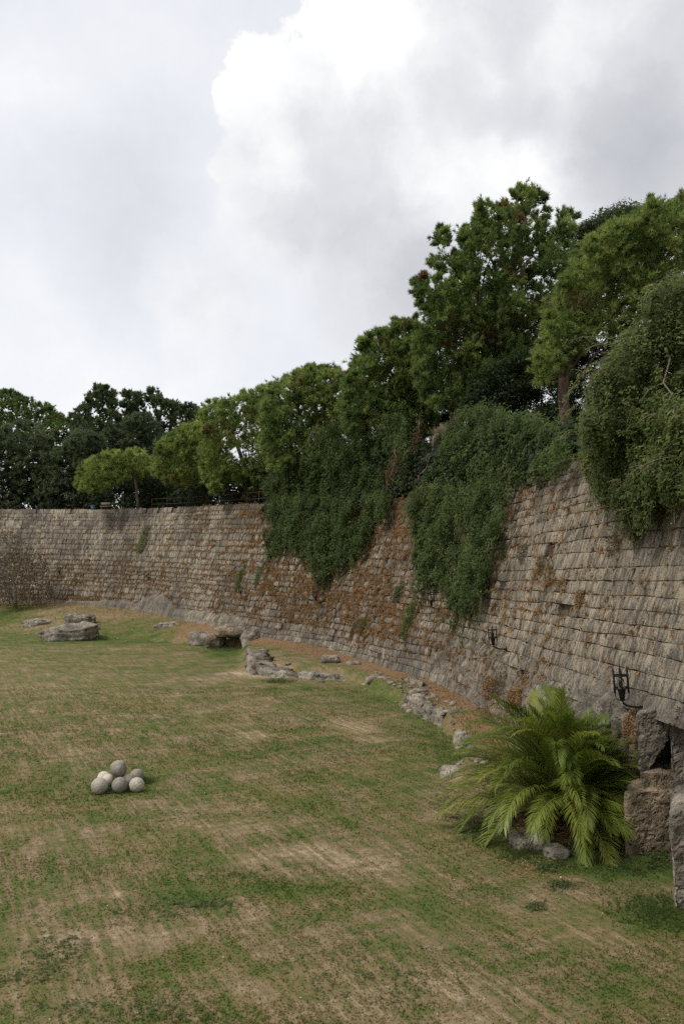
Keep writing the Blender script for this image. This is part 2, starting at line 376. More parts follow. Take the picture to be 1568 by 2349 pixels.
# ------------------------------------------------------------------ plan of the moat wall
#            x      y     ground  top    batter
CTRL = np.array([
    (6.95,  6.0,  .0,  10.4, .30), (6.55, 12.0,  .0,  10.4, .30), (6.38, 19.0,  .05, 10.4, .30), (6.08, 24.0,  .3, 10.4, .30),
    (5.62, 32.5,  .7,  10.4, .30), (5.28, 39.2,  .7,  10.4, .30), (4.45, 43.7,  .7,  10.5, .30), (2.42, 49.4,  .75, 10.75, .31),
    (-1.03, 59.3, .9,  11.15, .35), (-4.4, 63.8, 1.0,  11.45, .38), (-7.8, 68.3, 1.1,  11.8, .40), (-11.6, 75.0, 1.5, 12.2, .38),
    (-21.3, 90.0, 1.9, 12.9, .36), (-31.8, 99.5, 2.4, 13.4, .34), (-43.0, 104.5, 2.3, 13.8, .34), (-62.0, 108.0, 2.2, 14.0, .34), (-85.0, 109.0, 2.2, 14.0, .34)])
def densify(c, n=400):
    seg = np.r_[0, np.cumsum(np.linalg.norm(np.diff(c[:, :2], axis=0), axis=1))]; q = np.linspace(0, seg[-1], n)
    o = np.stack([np.interp(q, seg, c[:, k]) for k in range(c.shape[1])], 1)
    ker = np.hanning(19); ker /= ker.sum(); pad = 9                      # smooth the polyline into a curve
    for k in range(o.shape[1]):
        v = o[:, k].copy(); a = np.r_[2*v[0]-v[pad:0:-1], v, 2*v[-1]-v[-2:-pad-2:-1]]
        o[:, k] = np.convolve(a, ker, 'valid')
    return o
WB = densify(CTRL)
WS = np.r_[0, np.cumsum(np.linalg.norm(np.diff(WB[:, :2], axis=0), axis=1))]; WL = WS[-1]
_t = nrm(np.gradient(WB[:, :2], axis=0)); WN = np.stack([_t[:, 1], -_t[:, 0]], 1)      # points into the wall, away from the moat
def wi(s, a): return np.interp(s, WS, a)
def wall_n(s): return nrm(np.stack([wi(s, WN[:, 0]), wi(s, WN[:, 1])], -1))
def S(s, z, out=0.):
    """point on the battered wall face at arc length s and height z, moved `out` metres towards the moat"""
    s = np.asarray(s, float); z = np.asarray(z, float); n = wall_n(s); b = wi(s, WB[:, 4]); zg = wi(s, WB[:, 2])
    off = b*(z-zg)
    x = wi(s, WB[:, 0])+n[..., 0]*off; y = wi(s, WB[:, 1])+n[..., 1]*off
    k = np.sqrt(1+b*b)
    return np.stack([x-n[..., 0]*out/k, y-n[..., 1]*out/k, z+b/k*out], -1)
def face_n(s):
    n = wall_n(s); b = wi(s, WB[:, 4]); k = np.sqrt(1+b*b)
    return np.stack([-n[..., 0]/k, -n[..., 1]/k, b/k], -1)
def ztop(s): return wi(s, WB[:, 3])
def zgr(s): return wi(s, WB[:, 2])
_gs, _gt = np.meshgrid(np.linspace(6, WL-12, 900), np.linspace(-.02, 1.02, 140), indexing='ij')
_gz = _gt*ztop(_gs); _gp = S(_gs, _gz); _gx, _gy = proj(_gp)
def wall_at(px, py):
    i = np.argmin((_gx-px)**2+(_gy-py)**2); return _gs.ravel()[i], _gz.ravel()[i]
_tsx, _ = proj(S(WS[60:], ztop(WS[60:])))
def top_depth(px):
    """depth of the wall's top edge along the column of view px"""
    ss = WS[60:]; P_ = S(ss, ztop(ss)); o = np.argsort(_tsx); return np.interp(px, _tsx[o], P_[o, 1])

# ground profile: flat lawn, a rocky ledge, then a bank up to the foot of the wall
EDGE = np.array([(6.2, 6), (6.0, 15), (4.6, 19.6), (3.9, 22.5), (3.3, 26.3), (4.5, 30.3), (4.0, 35.4), (2.2, 42.5), (-.1, 49.5), (-3.2, 51.0), (-5.6, 52.0), (-6.7, 56), (-7.4, 62), (-7.7, 68.0), (-9.3, 68.6), (-12, 71), (-19, 76), (-27, 79), (-34, 86), (-43, 93), (-62, 97), (-85, 98)], float)
def seg_dist(P, L):
    best = np.full(P.shape[:-1], 1e9)
    for a, b in zip(L[:-1], L[1:]):
        ab = b-a; t = np.clip(((P-a)@ab)/(ab@ab), 0, 1); best = np.minimum(best, np.linalg.norm(P-(a+t[..., None]*ab), axis=-1))
    return best
_wpoly = WB[::6, :2]
_bankpoly = np.vstack([EDGE, _wpoly[::-1]])
def bank(x, y):
    """returns height, 0..1 position across the bank, distance to wall foot, distance to ledge edge (negative on the lawn)"""
    P_ = np.stack([x, y], -1); dE = seg_dist(P_, EDGE); dW = seg_dist(P_, _wpoly); ins = inside(x, y, _bankpoly)
    t = np.where(ins, dE/(dE+dW+1e-6), 0.)
    idx = np.argmin(np.linalg.norm(P_.reshape(-1, 1, 2)-_wpoly[None], axis=-1), axis=1).reshape(x.shape)
    zb = WB[::6, 2][idx]
    beyond = (~ins) & (seg_dist(P_, _wpoly) < 60) & inside(x, y, np.vstack([_wpoly, [(-85, 400), (400, 400), (400, 6)]]))
    far = np.clip((y-60)/15, 0, 1)
    steep = np.clip(t/.16, 0, 1); steep = steep*steep*(3-2*steep)
    prof = (1-far)*(.72*steep+.28*t)+far*(t**.9)
    h = np.where(beyond, zb, zb*prof)
    h = h+(fb2(x, y, .35, 3, 5)-.5)*.22*np.clip(.3+t*2, 0, 1)+(fb2(x, y, .07, 2, 8)-.5)*.16
    return h, np.where(beyond, 1., t), dW, np.where(ins, dE, -dE)
def gz(x, y): return bank(np.atleast_1d(np.asarray(x, float)), np.atleast_1d(np.asarray(y, float)))[0]
def lawn_at(px, py, z=0.):
    d = (CAMZ-z)*F/(py-HOR); return (px-CX)*d/F, d

# bare, lush and littered places on the lawn (seen in the photograph), as real patches on the ground
SPLAT = [(750, 2230, 700, 130, .07), (350, 2120, 300, 60, .05), (1150, 2280, 300, 80, .08), (690, 1965, 130, 22, .26), (450, 1855, 110, 12, .22), (560, 1900, 110, 18, .16), (215, 2150, 110, 30, .18), (300, 2060, 120, 25, .10), (820, 1665, 50, 14, .30), (860, 1690, 60, 10, .22),
         (560, 1690, 45, 10, .26), (575, 1548, 75, 10, .42), (470, 1560, 60, 6, .22), (1010, 1860, 60, 50, .10), (900, 2010, 200, 40, .10), (1290, 2140, 120, 60, .14), (1040, 2250, 90, 30, .08), (100, 2250, 150, 60, .12),
         (700, 2290, 500, 60, .05), (70, 1600, 180, 40, .07), (250, 1690, 250, 60, .08), (600, 1620, 160, 40, .08), (100, 1950, 160, 30, .06), (1110, 1840, 60, 40, .10),
         (300, 1465, 330, 12, -.34), (520, 1500, 45, 12, -.45), (10, 1435, 60, 10, -.5), (960, 1580, 200, 30, -.10), (1000, 1640, 70, 30, -.12), (60, 1800, 150, 40, -.12), (270, 1800, 75, 20, -.22), (1440, 1990, 130, 22, -.40), (1500, 2100, 90, 45, -.42),
         (1130, 1930, 70, 30, -.22), (1230, 1960, 50, 20, -.25), (700, 2040, 230, 16, -.20), (480, 2060, 120, 14, -.10), (560, 1730, 190, 24, -.10), (1040, 1720, 40, 40, -.18), (1330, 2240, 160, 60, -.12), (380, 2200, 130, 40, -.10), (840, 2170, 150, 35, -.10), (900, 1790, 120, 30, -.08), (560, 2230, 120, 30, -.07), (1080, 2080, 90, 30, -.08)]
def dryness(x, y):
    px, py = CX+F*x/np.maximum(y, 2), HOR+F*CAMZ/np.maximum(y, 2); o = np.zeros_like(x)
    wx = (fb2(x, y, .6, 4, 31)-.5); wy = (fb2(x, y, .6, 4, 32)-.5)
    for cx, cy, rx, ry, a in SPLAT:
        o += a*np.exp(-(((px-cx)/rx+wx*2.2)**2+((py-cy)/ry+wy*2.2)**2))
    t = bank(x, y)[1]
    return o+.12*((t > 0) & (t < 1))*np.clip((y-64)/8, 0, 1)+.05
def litterness(x, y):
    h, t, dW, dE = bank(x, y)
    l = np.clip(1-dW/3.0, 0, 1)*.80*np.clip((y-22)/8, 0, 1)+np.clip(t, 0, 1)*.35*(t < 1)
    l = np.where((t > 0) & (t < 1) & (y > 66), .28+.3*np.clip(1-dW/5, 0, 1), l)
    px, py = CX+F*x/np.maximum(y, 2), HOR-F*(h-CAMZ)/np.maximum(y, 2)
    for cx, cy, rx, ry, a in ((1210, 1990, 60, 25, .45), (1290, 1890, 90, 40, .7), (600, 1470, 50, 15, .3), (780, 1500, 90, 14, .4), (700, 1490, 60, 8, .4), (1040, 1600, 50, 25, .3), (480, 1450, 80, 22, .35), (1300, 1970, 60, 20, .2)):
        l = l+a*np.exp(-(((px-cx)/rx)**2+((py-cy)/ry)**2))
    return l*.9

xs = np.r_[-600, -350, -200, -130, np.arange(-88, -30, .8), np.arange(-30, 9.01, .33), 12, 30, 100, 300, 600]
ys = np.r_[-300, -100, -30, -5, np.arange(3, 60, .36), np.arange(60, 112, .55), 140, 250, 600]
GX, GY = np.meshgrid(xs, ys, indexing='ij'); GH, GT, GDW, GDE = bank(GX, GY)
ii = np.arange(GX.size).reshape(GX.shape)
quads = np.stack([ii[:-1, :-1], ii[1:, :-1], ii[1:, 1:], ii[:-1, 1:]], -1).reshape(-1, 4)
me = mesh_np('lawn', np.stack([GX, GY, GH], -1).reshape(-1, 3), quads, {'dry': dryness(GX, GY).ravel(), 'litter': litterness(GX, GY).ravel()}, True)
lawn = tag(link('lawn', me, M['lawn']), 'worn lawn on the floor of the moat with green and bare brown patches', kind='structure')

# terrace on top of the wall
ss = np.linspace(0, WL, 160); offs = np.array([.5, 4, 14, 45]); n_ = wall_n(ss); tp = S(ss, ztop(ss))
TV = np.stack([np.stack([tp[:, 0]+n_[:, 0]*o, tp[:, 1]+n_[:, 1]*o, tp[:, 2]-.25-0*o+.012*o], -1) for o in offs], 1)
ii = np.arange(160*4).reshape(160, 4)
tag(link('terrace', mesh_np('terrace', TV.reshape(-1, 3), np.stack([ii[:-1, :-1], ii[:-1, 1:], ii[1:, 1:], ii[1:, :-1]], -1).reshape(-1, 4), smooth=True), M['earth']), 'earth terrace under the trees behind the top of the wall', kind='structure')

# outlines of the creepers (used to plant them, and to pick the stones that stay in view)
IVY_FAR = [(604, 1110), (640, 1075), (700, 1040), (720, 1000), (790, 960), (850, 950), (930, 960), (945, 1010), (935, 1060), (930, 1120), (905, 1125), (880, 1160), (862, 1205), (835, 1240), (800, 1285), (772, 1300), (752, 1338), (732, 1330), (722, 1290), (700, 1262), (672, 1270), (655, 1240), (628, 1265), (612, 1270), (622, 1215), (618, 1160)]
IVY_MID = [(962, 1110), (1000, 1060), (1020, 990), (1055, 950), (1110, 935), (1180, 960), (1240, 970), (1300, 1010), (1300, 1060), (1220, 1085), (1185, 1110), (1165, 1150), (1150, 1220), (1125, 1260), (1120, 1330), (1095, 1380), (1050, 1412), (1035, 1390), (1020, 1340), (990, 1330), (962, 1345), (955, 1280), (950, 1200), (945, 1140)]
SHRUB = [(1395, 1140), (1345, 1060), (1340, 1000), (1345, 940), (1375, 880), (1420, 810), (1460, 745), (1500, 680), (1545, 655), (1580, 640), (1680, 640), (1700, 1150), (1568, 1155), (1530, 1135), (1492, 1150), (1480, 1205), (1462, 1228), (1447, 1205), (1440, 1160), (1420, 1150)]

# ------------------------------------------------------------------ the wall
wall = thing('fortress_wall', 'long sloping moat wall of weathered grey and beige limestone courses with dry grass in its joints', 'wall', S(20., 0.))
cs = np.linspace(0, WL, 420); cz = np.linspace(-.06, 1.0, 30)
A, B = np.meshgrid(cs, cz, indexing='ij'); cy_ = S(A, B*ztop(A))[..., 1]; core = S(A, B*ztop(A), -.17-.05*fb2(A, B*20, .7, 3, 3)-1.3*((cy_ < 22.6) & (B*ztop(A) < 3.1)))
t1 = core[:, -1].copy(); nn = wall_n(cs); t2 = t1.copy(); t2[:, 0] += nn[:, 0]*1.3; t2[:, 1] += nn[:, 1]*1.3; t3 = t2.copy(); t3[:, 2] -= 3
core = np.concatenate([core, t2[:, None], t3[:, None]], 1); k = core.shape[1]
ii = np.arange(420*k).reshape(420, k)
child('core', core.reshape(-1, 3), np.stack([ii[:-1, :-1], ii[:-1, 1:], ii[1:, 1:], ii[1:, :-1]], -1).reshape(-1, 4), M['mortar'], wall)

HOLES = [wall_at(770, 1466), wall_at(775, 1472), wall_at(648, 1222)]
_wk = [R.uniform(0, 50) for _ in range(NC+1)] if False else None
stones = []            # (s0, s1, z fraction 0/1, gap, proud)
NC = 26
def course_z(k, s):
    s = np.asarray(s, float); e = edges[k]*ztop(s)-.018*(np.clip(wi(s, WB[:, 1]), 10, 60)-30)*(1-edges[k]**3)*(1 if k else 0)
    return e+(vnoise(np.stack([s*.42, s*0+k*3.7, s*0], -1), 70)-.5)*(.16 if 0 < k < NC else .14)*np.clip((s-18)/25, .55, 1)
edges = np.cumsum(np.r_[0, R.uniform(.72, 1.3, NC)]); edges = edges/edges[-1]
for kx in range(NC):
    s = 4+R.uniform(0, .5)
    while s < WL-2:
        ln = R.uniform(.34, .85) if s > 34 else R.uniform(.4, 1.6)
        if R.random() < .12: ln *= .55
        stones.append((s, min(s+ln, WL-1), edges[kx], edges[kx+1], kx)); s += ln
ST = np.array(stones)
smid = (ST[:, 0]+ST[:, 1])/2; z0 = np.zeros(len(ST)); z1 = np.zeros(len(ST))
for kx in range(NC):
    m_ = ST[:, 4] == kx; z0[m_] = course_z(kx, smid[m_]); z1[m_] = course_z(kx+1, smid[m_])
_py = S(smid, (z0+z1)/2)[:, 1]
keep = (z1 > zgr(smid)-.25) & ~((_py < 22.4) & (z1 < 3.15))
for hs, hz_ in HOLES[:1]+HOLES[2:]: keep &= ~((ST[:, 0] < hs+.25) & (ST[:, 1] > hs-.25) & (z0 < hz_+.12) & (z1 > hz_-.12))
keep &= R.random(len(ST)) > np.where((ST[:, 4] == NC-1) & (smid > 36), .10, .002)
ST, smid, z0, z1 = ST[keep], smid[keep], z0[keep], z1[keep]
ctr = S(smid, (z0+z1)/2); sx, sy = proj(ctr)
ax_, ay_ = proj(S(ST[:, 0], z0)); bx_, by_ = proj(S(ST[:, 1], z1)); c2x, c2y = proj(S(ST[:, 0], z1)); d2x, d2y = proj(S(ST[:, 1], z0))
area = .5*np.abs((bx_-ax_)*(d2y-c2y)-(d2x-c2x)*(by_-ay_))
vis = (sx > 8) & (sx < 1560) & (sy < 2340) & (z1 > zgr(smid)+.1)
for pl in (IVY_FAR, IVY_MID, SHRUB): vis &= ~inside(sx, sy, pl)
vis &= ~((sx > 1080) & (sy > 1600) & (sx < 1450)) & ~((sx > 1430) & (sy > 1640))
order = np.argsort(-np.where(vis, area, 0))[:300]; single = np.zeros(len(ST), bool); single[order] = True

# how eroded the joints are and where dry grass grows (0..1), from the look of each stretch
def overgrown(s, z):
    px, py = proj(S(s, z)); f = z/ztop(s)
    a = np.exp(-((px-760)/300)**2)*np.clip((f-.10)/.15, 0, 1)*1.05
    a = a*np.where(px < 560, np.clip(1.15-(f-.55)*1.3, .25, 1), 1)
    a = np.where(px < 400, np.clip(.55-(f-.35)*.8, .12, .6), a)
    a = np.where(px > 1115, np.clip(.40-(px-1115)/1500, .10, .4)*np.clip((f-.2)/.2, .3, 1), a)
    a = np.where((px > 1040) & (px < 1260) & (py > 1490), .42, a)
    return np.clip(a*np.clip(-.35+2.7*fb2(s, z*1.3, .42, 4, 12), .05, 1.25), 0, 1)
OG = overgrown(smid, (z0+z1)/2)

USPL = {1: np.array([0, 1.]), 2: np.array([0, .5, 1]), 3: np.array([0, .13, .87, 1]), 4: np.array([0, .07, .5, .93, 1]), 5: np.array([0, .05, .35, .65, .95, 1])}
def stone_mesh(i, nx, ny):
    s0, s1 = ST[i, 0], ST[i, 1]; og = OG[i]; far = smid[i] > 30
    g = .004+(.004 if not far else .010)*R.random()+.035*og*R.random(); gzv = .004+(.005 if not far else .010)*R.random()+.04*og*R.random()
    u = USPL[nx]; v = USPL[ny]; U, Vv = np.meshgrid(u, v, indexing='ij')
    low = (z0[i] < 3.1) and smid[i] < 38
    if low: g = .001; gzv = .001
    elif not far: g *= .45
    jit = R.normal(size=4)*.018*(0 if low else 1)
    sg = s0+g+(s1-s0-2*g)*U+jit[0]*(Vv-.5)*2; kk_ = int(ST[i, 4]); za = course_z(kk_, sg); zb_ = course_z(kk_+1, sg); zg_ = za+gzv+(zb_-za-2*gzv)*Vv+jit[1]*(U-.5)*2*.6
    proud = R.normal()*.014+(R.random() < .06)*-.04+og*R.uniform(-.08, .05)
    if low: proud = 0
    rim = np.minimum(np.minimum(U, 1-U)*(s1-s0), np.minimum(Vv, 1-Vv)*(z1[i]-z0[i]))
    bev = -(.008+.012*R.random()+.010*far+.045*og)*np.exp(-rim/(.012+.02*og))
    if not far and not low:
        proud *= .45; g = .0015; gzv = .0015+.006*(R.random() < .35)
        if R.random() < .6: rim = np.minimum(Vv, 1-Vv)*(z1[i]-z0[i]); bev = -(.008+.012*R.random())*np.exp(-rim/.012)
    if low: bev = bev*.25
    P0 = S(sg, zg_); rough = ((fbm(P0*2.2, 3, 40)-.5)*.17+(fbm(P0*np.array([7, 7, 4.]), 3, 50)-.5)*.20)*(.34+.4*og+1.5*low+.25*far)
    out = .02+proud+bev+rough
    Pf = S(sg, zg_, out); V = [Pf.reshape(-1, 3)]
    ii = np.arange((nx+1)*(ny+1)).reshape(nx+1, ny+1)
    q = [np.stack([ii[:-1, :-1], ii[:-1, 1:], ii[1:, 1:], ii[1:, :-1]], -1).reshape(-1, 4)]
    ring = np.r_[ii[:, 0], ii[-1, 1:], ii[::-1, -1][1:], ii[0, ::-1][1:-1]]
    br = S(sg.ravel()[ring], zg_.ravel()[ring], -.24); o = ii.size; V.append(br); m_ = len(ring); a = np.arange(m_)
    V.append(Pf.reshape(-1, 3)[ring]); q.append(np.stack([o+m_+a, o+m_+(a+1) % m_, o+(a+1) % m_, o+a], -1))
    suv = np.stack([np.r_[sg.ravel(), sg.ravel()[ring], sg.ravel()[ring]], np.r_[zg_.ravel(), zg_.ravel()[ring], zg_.ravel()[ring]]*1.08, np.zeros(ii.size+2*m_)], -1)
    return np.concatenate(V), np.concatenate(q), suv
bulk, buv, btone = [], [], []
for i in range(len(ST)):
    if single[i]:
        V, q, suv = stone_mesh(i, 5, 4); tn = .5+(R.random()-.5)*.55
        child('stone', V, q, M['stone'], wall, {'tone': np.full(len(V), tn), 'suv': suv}, True)
    else:
        V, q, suv = stone_mesh(i, 3, 3) if sx[i] > 0 else stone_mesh(i, 2, 1)
        bulk.append((V, q)); buv.append(suv); btone.append(np.full(len(V), R.random()))
V, f = join(bulk)
child('stonework', V, f, M['stone'], wall, {'tone': np.concatenate(btone), 'suv': np.concatenate(buv)}, True, kind='stuff')

# dry grass growing out of the joints
dens = np.clip(OG*R.gamma(1.1, .9, len(ST)), 0, 2.2); dens[OG < .07] = 0
cnt = R.poisson(dens*np.where(smid > 34, 21.0, 11.0)*np.clip((ST[:, 1]-ST[:, 0])/.55, .6, 2)); si = np.repeat(np.arange(len(ST)), cnt); u_ = R.random(len(si)); hv = R.random(len(si)) < .72
ts = np.where(hv, ST[si, 0]+(ST[si, 1]-ST[si, 0])*u_, ST[si, 1]+R.normal(size=len(si))*.03)
kz = ST[si, 4].astype(int); zl = np.zeros(len(si)); zh = np.zeros(len(si))
for kx in range(NC):
    m_ = kz == kx; zl[m_] = course_z(kx, ts[m_]); zh[m_] = course_z(kx+1, ts[m_])
tz = np.where(hv, zh+R.normal(size=len(si))*.03, zl+(zh-zl)*R.random(len(si))); og = OG[si]
ok = (tz > zgr(ts)+.1) & (ts > 6) & (ts < WL-6); ts, tz, og = ts[ok], tz[ok], og[ok]
Cc = S(ts, tz, .03); fn = face_n(ts)
sgn_ = np.where(R.random(len(Cc)) < .68, -1., .8); up_ = np.stack([fn[:, 0]*0, fn[:, 1]*0, sgn_], -1); up_[:, :2] -= fn[:, :2]*sgn_[:, None]*.42
ax = nrm(fn*.38+up_+rdir(len(Cc))*.25)
V, f, at_ = needles(Cc, ax, R.uniform(.12, .36, len(Cc))*np.clip(.6+og*.6, .6, 1.15), 6, .018, .6, {'tint': np.clip(R.beta(2, 2.4, len(Cc)), 0, 1), 'dead': np.zeros(len(Cc))})
o = tag(link('dry_grass', mesh_np('dry_grass', V, f, at_), M['drygrass']), 'brown dry grass tufts growing from the joints of the wall', 'grass', kind='stuff')

# ------------------------------------------------------------------ foliage builders
def poly_points(poly, n):
    p = np.array(poly, float); lo, hi = p.min(0), p.max(0); X = []; k = 0
    while k < n:
        q = R.uniform(lo, hi, (n*2+50, 2)); q = q[inside(q[:, 0], q[:, 1], poly)]; X.append(q); k += len(q)
    return np.concatenate(X)[:n]
def spread(poly, d, thick, n, gap):
    """clump centres inside a crown: outline `poly`, at depth d +- thick, kept apart a little"""
    q = poly_points(poly, n*4); mid = np.array(poly).mean(0)
    C = at_v(q[:, 0], q[:, 1], d+R.uniform(-1, 1, len(q))*thick); out = []
    A_ = np.empty((0, 3))
    for c in C:
        if len(out) >= n: break
        if len(out) == 0 or np.min(np.sum((A_-c)**2, 1)) > gap*gap: out.append(c); A_ = np.array(out)
    return np.array(out)
def pine(label, poly, d, thick, n, rc, trunk, mat='pine', L=.40, tufts=60, k=7, wd=.029, dead=.025, gap=None, limb=10, group='pines along the top of the wall', name='pine_tree', squash=.62, tint_c=.5, up=.55):
    base = np.array(trunk[0]); t = thing(name, label, 'tree', base, group)
    rc *= 1.08; C = spread(poly, d, thick, int(n*.92), gap or rc*.52); n = len(C)
    rcl = rc*R.uniform(.65, 1.2, n); ctint = np.clip(tint_c+R.normal(size=n)*.20, 0, 1); cdead = (R.random(n) < dead)*R.uniform(.5, 1, n)
    ex_, ey_ = proj(C); dm = seg_dist(np.stack([ex_, ey_], -1), np.array(poly+poly[:1], float))*d/F; rcl = rcl*np.clip(dm/(rc*.9)+.25, .35, 1)
    ns = 10; mid = C.mean(0); spanr = np.maximum(C.std(0), .5)
    outw = nrm((C-mid)/spanr); sidx = np.repeat(np.arange(n), ns)
    sdir = nrm(outw[sidx]*.55+np.array([0, 0, up])+rdir(len(sidx))*.75); slen = rcl[sidx]*R.uniform(.5, 1.15, len(sidx))
    s0_ = C[sidx]+rdir(len(sidx))*(rcl[sidx]*R.uniform(.05, .5, len(sidx)))[:, None]*np.array([1, 1, squash])
    tp = max(3, tufts//ns); t2 = np.repeat(np.arange(len(sidx)), tp); idx = sidx[t2]; tt2 = R.uniform(0, 1, len(t2))**.75
    pos = s0_[t2]+sdir[t2]*(slen[t2]*tt2)[:, None]+rdir(len(t2))*.07
    ax = nrm(sdir[t2]*.9+rdir(len(t2))*.45); dd = sdir[t2]; stint = R.normal(size=len(sidx))*.11
    ctint = ctint+0*n
    tint = np.clip(ctint[idx]+stint[t2]+R.normal(size=len(idx))*.09+.14*(tt2-.5), 0, 1); dd_ = np.clip(cdead[idx]+(R.random(len(idx)) < .015)*.8, 0, 1)
    V, f, a = needles(pos, ax, np.full(len(idx), L), k, wd, .62, {'tint': tint, 'dead': dd_})
    child('crown', V, f, M[mat], t, a)
    tr = np.array(trunk); hgt = np.linalg.norm(tr[-1]-tr[0]); r0 = max(.12, .028*hgt)
    pth = np.array([np.array([np.interp(q, np.linspace(0, 1, len(tr)), tr[:, j]) for j in range(3)]) for q in np.linspace(0, 1, 12)]); pth[1:-1] += R.normal(size=(10, 3))*.05
    V, f = tube(pth, np.linspace(r0, r0*.35, 12)*(1+.25*np.exp(-np.arange(12)*1.2)), 9); child('trunk', V, f, M['bark'], t, smooth=True)
    for j in R.permutation(n)[:limb]:
        a0 = pth[R.integers(3, 11)]; b0 = bend(a0, C[j], -.15*np.linalg.norm(C[j]-a0)*.4, .06, 7)
        V, f = tube(b0, np.linspace(r0*.24, .015, 7), 6); child('branch', V, f, M['bark'], t, smooth=True)
    return t
def leafy(label, poly, d, thick, n, rc, trunk, mat, size, per, name, cat, group=None, squash=.8, dead=0., tint_c=.5, droop=None, aspect=.5, gap=None):
    t = thing(name, label, cat, trunk[0], group)
    C = spread(poly, d, thick, n, gap or rc*.5); n = len(C); rcl = rc*R.uniform(.6, 1.2, n)
    per = int(per*1.5); size *= 1.25; idx = np.repeat(np.arange(n), per); dd = rdir(len(idx)); dd[:, 2] = dd[:, 2]*.8+.2; dd = nrm(dd)
    pos = C[idx]+dd*np.array([1, 1, squash])*(rcl[idx]*R.uniform(.35, 1.0, len(idx)))[:, None]
    nr = nrm(dd*.7+np.array([0, 0, .55])+rdir(len(idx))*.6)
    tint = np.clip(tint_c+R.normal(size=n)[idx]*.14+R.normal(size=len(idx))*.14, 0, 1)
    V, f, tt = leaves(pos, nr, size*R.uniform(.6, 1.25, len(idx)), aspect, tint, droop)
    child('crown', V, f, M[mat], t, {'tint': tt, 'dead': np.repeat((R.random(len(idx)) < dead)*.9, 3)})
    tr = np.array(trunk); r0 = max(.07, .022*np.linalg.norm(tr[-1]-tr[0])); pth = np.array([np.array([np.interp(q, np.linspace(0, 1, len(tr)), tr[:, j]) for j in range(3)]) for q in np.linspace(0, 1, 8)])
    V, f = tube(pth, np.linspace(r0, r0*.4, 8), 7); child('trunk', V, f, M['bark'], t, smooth=True)
    for j in R.permutation(n)[:5]:
        V, f = tube(bend(pth[R.integers(2, 7)], C[j], -.2, .08, 6), np.linspace(r0*.4, .015, 6), 5); child('branch', V, f, M['bark'], t, smooth=True)
    return t
def up_trunk(px, py0, d, *pts):
    """trunk through picture columns at one depth, first point at its foot"""
    return [at(px, py0, d)]+[at(x, y, d+dz) for x, y, dz in pts]

# ---- trees along the terrace, near to far
pine('tall dark pine rising highest above the wall, between two smaller pines', [(950, 665), (953, 640), (985, 630), (1000, 652), (1012, 628), (985, 602), (974, 578), (990, 572), (1002, 588), (994, 540), (1008, 524), (1032, 538), (1045, 575), (1047, 604), (1056, 576), (1052, 525), (1064, 511), (1076, 545), (1086, 520), (1078, 478), (1100, 466), (1142, 462), (1147, 500), (1152, 466), (1165, 450), (1190, 434), (1218, 440), (1244, 450), (1258, 470), (1252, 500), (1242, 528), (1262, 548), (1269, 505), (1290, 484), (1317, 496), (1322, 520), (1297, 556), (1325, 640), (1315, 760), (1290, 840), (1230, 890), (1150, 900), (1090, 930), (1000, 950), (960, 880), (945, 800), (975, 720)],
     57, 3.2, 610, .95, up_trunk(1032, 1060, 57, (1035, 985, 0), (1060, 930, .3), (1120, 800, .6), (1170, 640, .4), (1205, 500, 0)), limb=22, tint_c=.47, dead=.035, tufts=88, k=7, L=.34, wd=.024)
pine('shaded pine filling in behind the tall dark pine, low on its left', [(930, 760), (985, 690), (1060, 650), (1180, 680), (1230, 760), (1240, 880), (1150, 910), (1080, 940), (1040, 985), (1000, 975), (950, 900)],
     63, 2.0, 170, 1.0, up_trunk(1085, 1080, 63, (1080, 960, 0), (1075, 850, 0), (1070, 760, 0)), limb=8, tint_c=.36, tufts=70)
pine('light green pine on a bare brown trunk at the right edge of the sky', [(1228, 860), (1250, 740), (1300, 640), (1350, 560), (1400, 520), (1470, 490), (1490, 462), (1520, 485), (1568, 455), (1660, 450), (1680, 680), (1560, 690), (1480, 720), (1430, 760), (1370, 780), (1330, 800), (1290, 850), (1240, 880)],
     43, 2.6, 400, .85, up_trunk(1308, 1075, 43, (1300, 960, 0), (1290, 850, 0), (1320, 740, .4), (1400, 640, .6), (1470, 560, .2)), limb=16, tint_c=.70, dead=.015, tufts=88, k=7, L=.31, wd=.021)
pine('dense mid green pine beside the tall dark pine, its crown hanging over the ivy', [(822, 800), (850, 765), (890, 760), (905, 738), (950, 745), (985, 760), (1000, 860), (1000, 960), (970, 1000), (930, 1010), (900, 960), (850, 985), (800, 985), (778, 950), (800, 880)],
     62, 2.6, 340, .95, up_trunk(940, 1070, 63, (945, 1000, 0), (930, 900, 0), (910, 780, 0)), limb=10, tint_c=.58, tufts=84, k=7, L=.35, wd=.025)
pine('bushy pine with a flat spreading crown above the ivy curtain on the far side', [(600, 960), (620, 885), (690, 855), (705, 842), (740, 850), (750, 838), (800, 870), (835, 900), (830, 990), (780, 1030), (740, 1075), (680, 1050), (640, 1080), (600, 1050)],
     72, 3, 360, 1.0, up_trunk(745, 1120, 73, (740, 1030, 0), (720, 920, 0), (715, 860, 0)), tint_c=.62, mat='pine')
pine('yellow green pine with a pointed top, half way along the far terrace', [(455, 975), (480, 908), (500, 930), (560, 905), (620, 890), (640, 980), (640, 1070), (600, 1110), (570, 1145), (540, 1110), (490, 1130), (465, 1090), (460, 1030)],
     82, 3, 290, 1.05, up_trunk(572, 1168, 82, (570, 1110, 0), (540, 1010, 0), (500, 930, 0)), tint_c=.6, mat='pine_light')
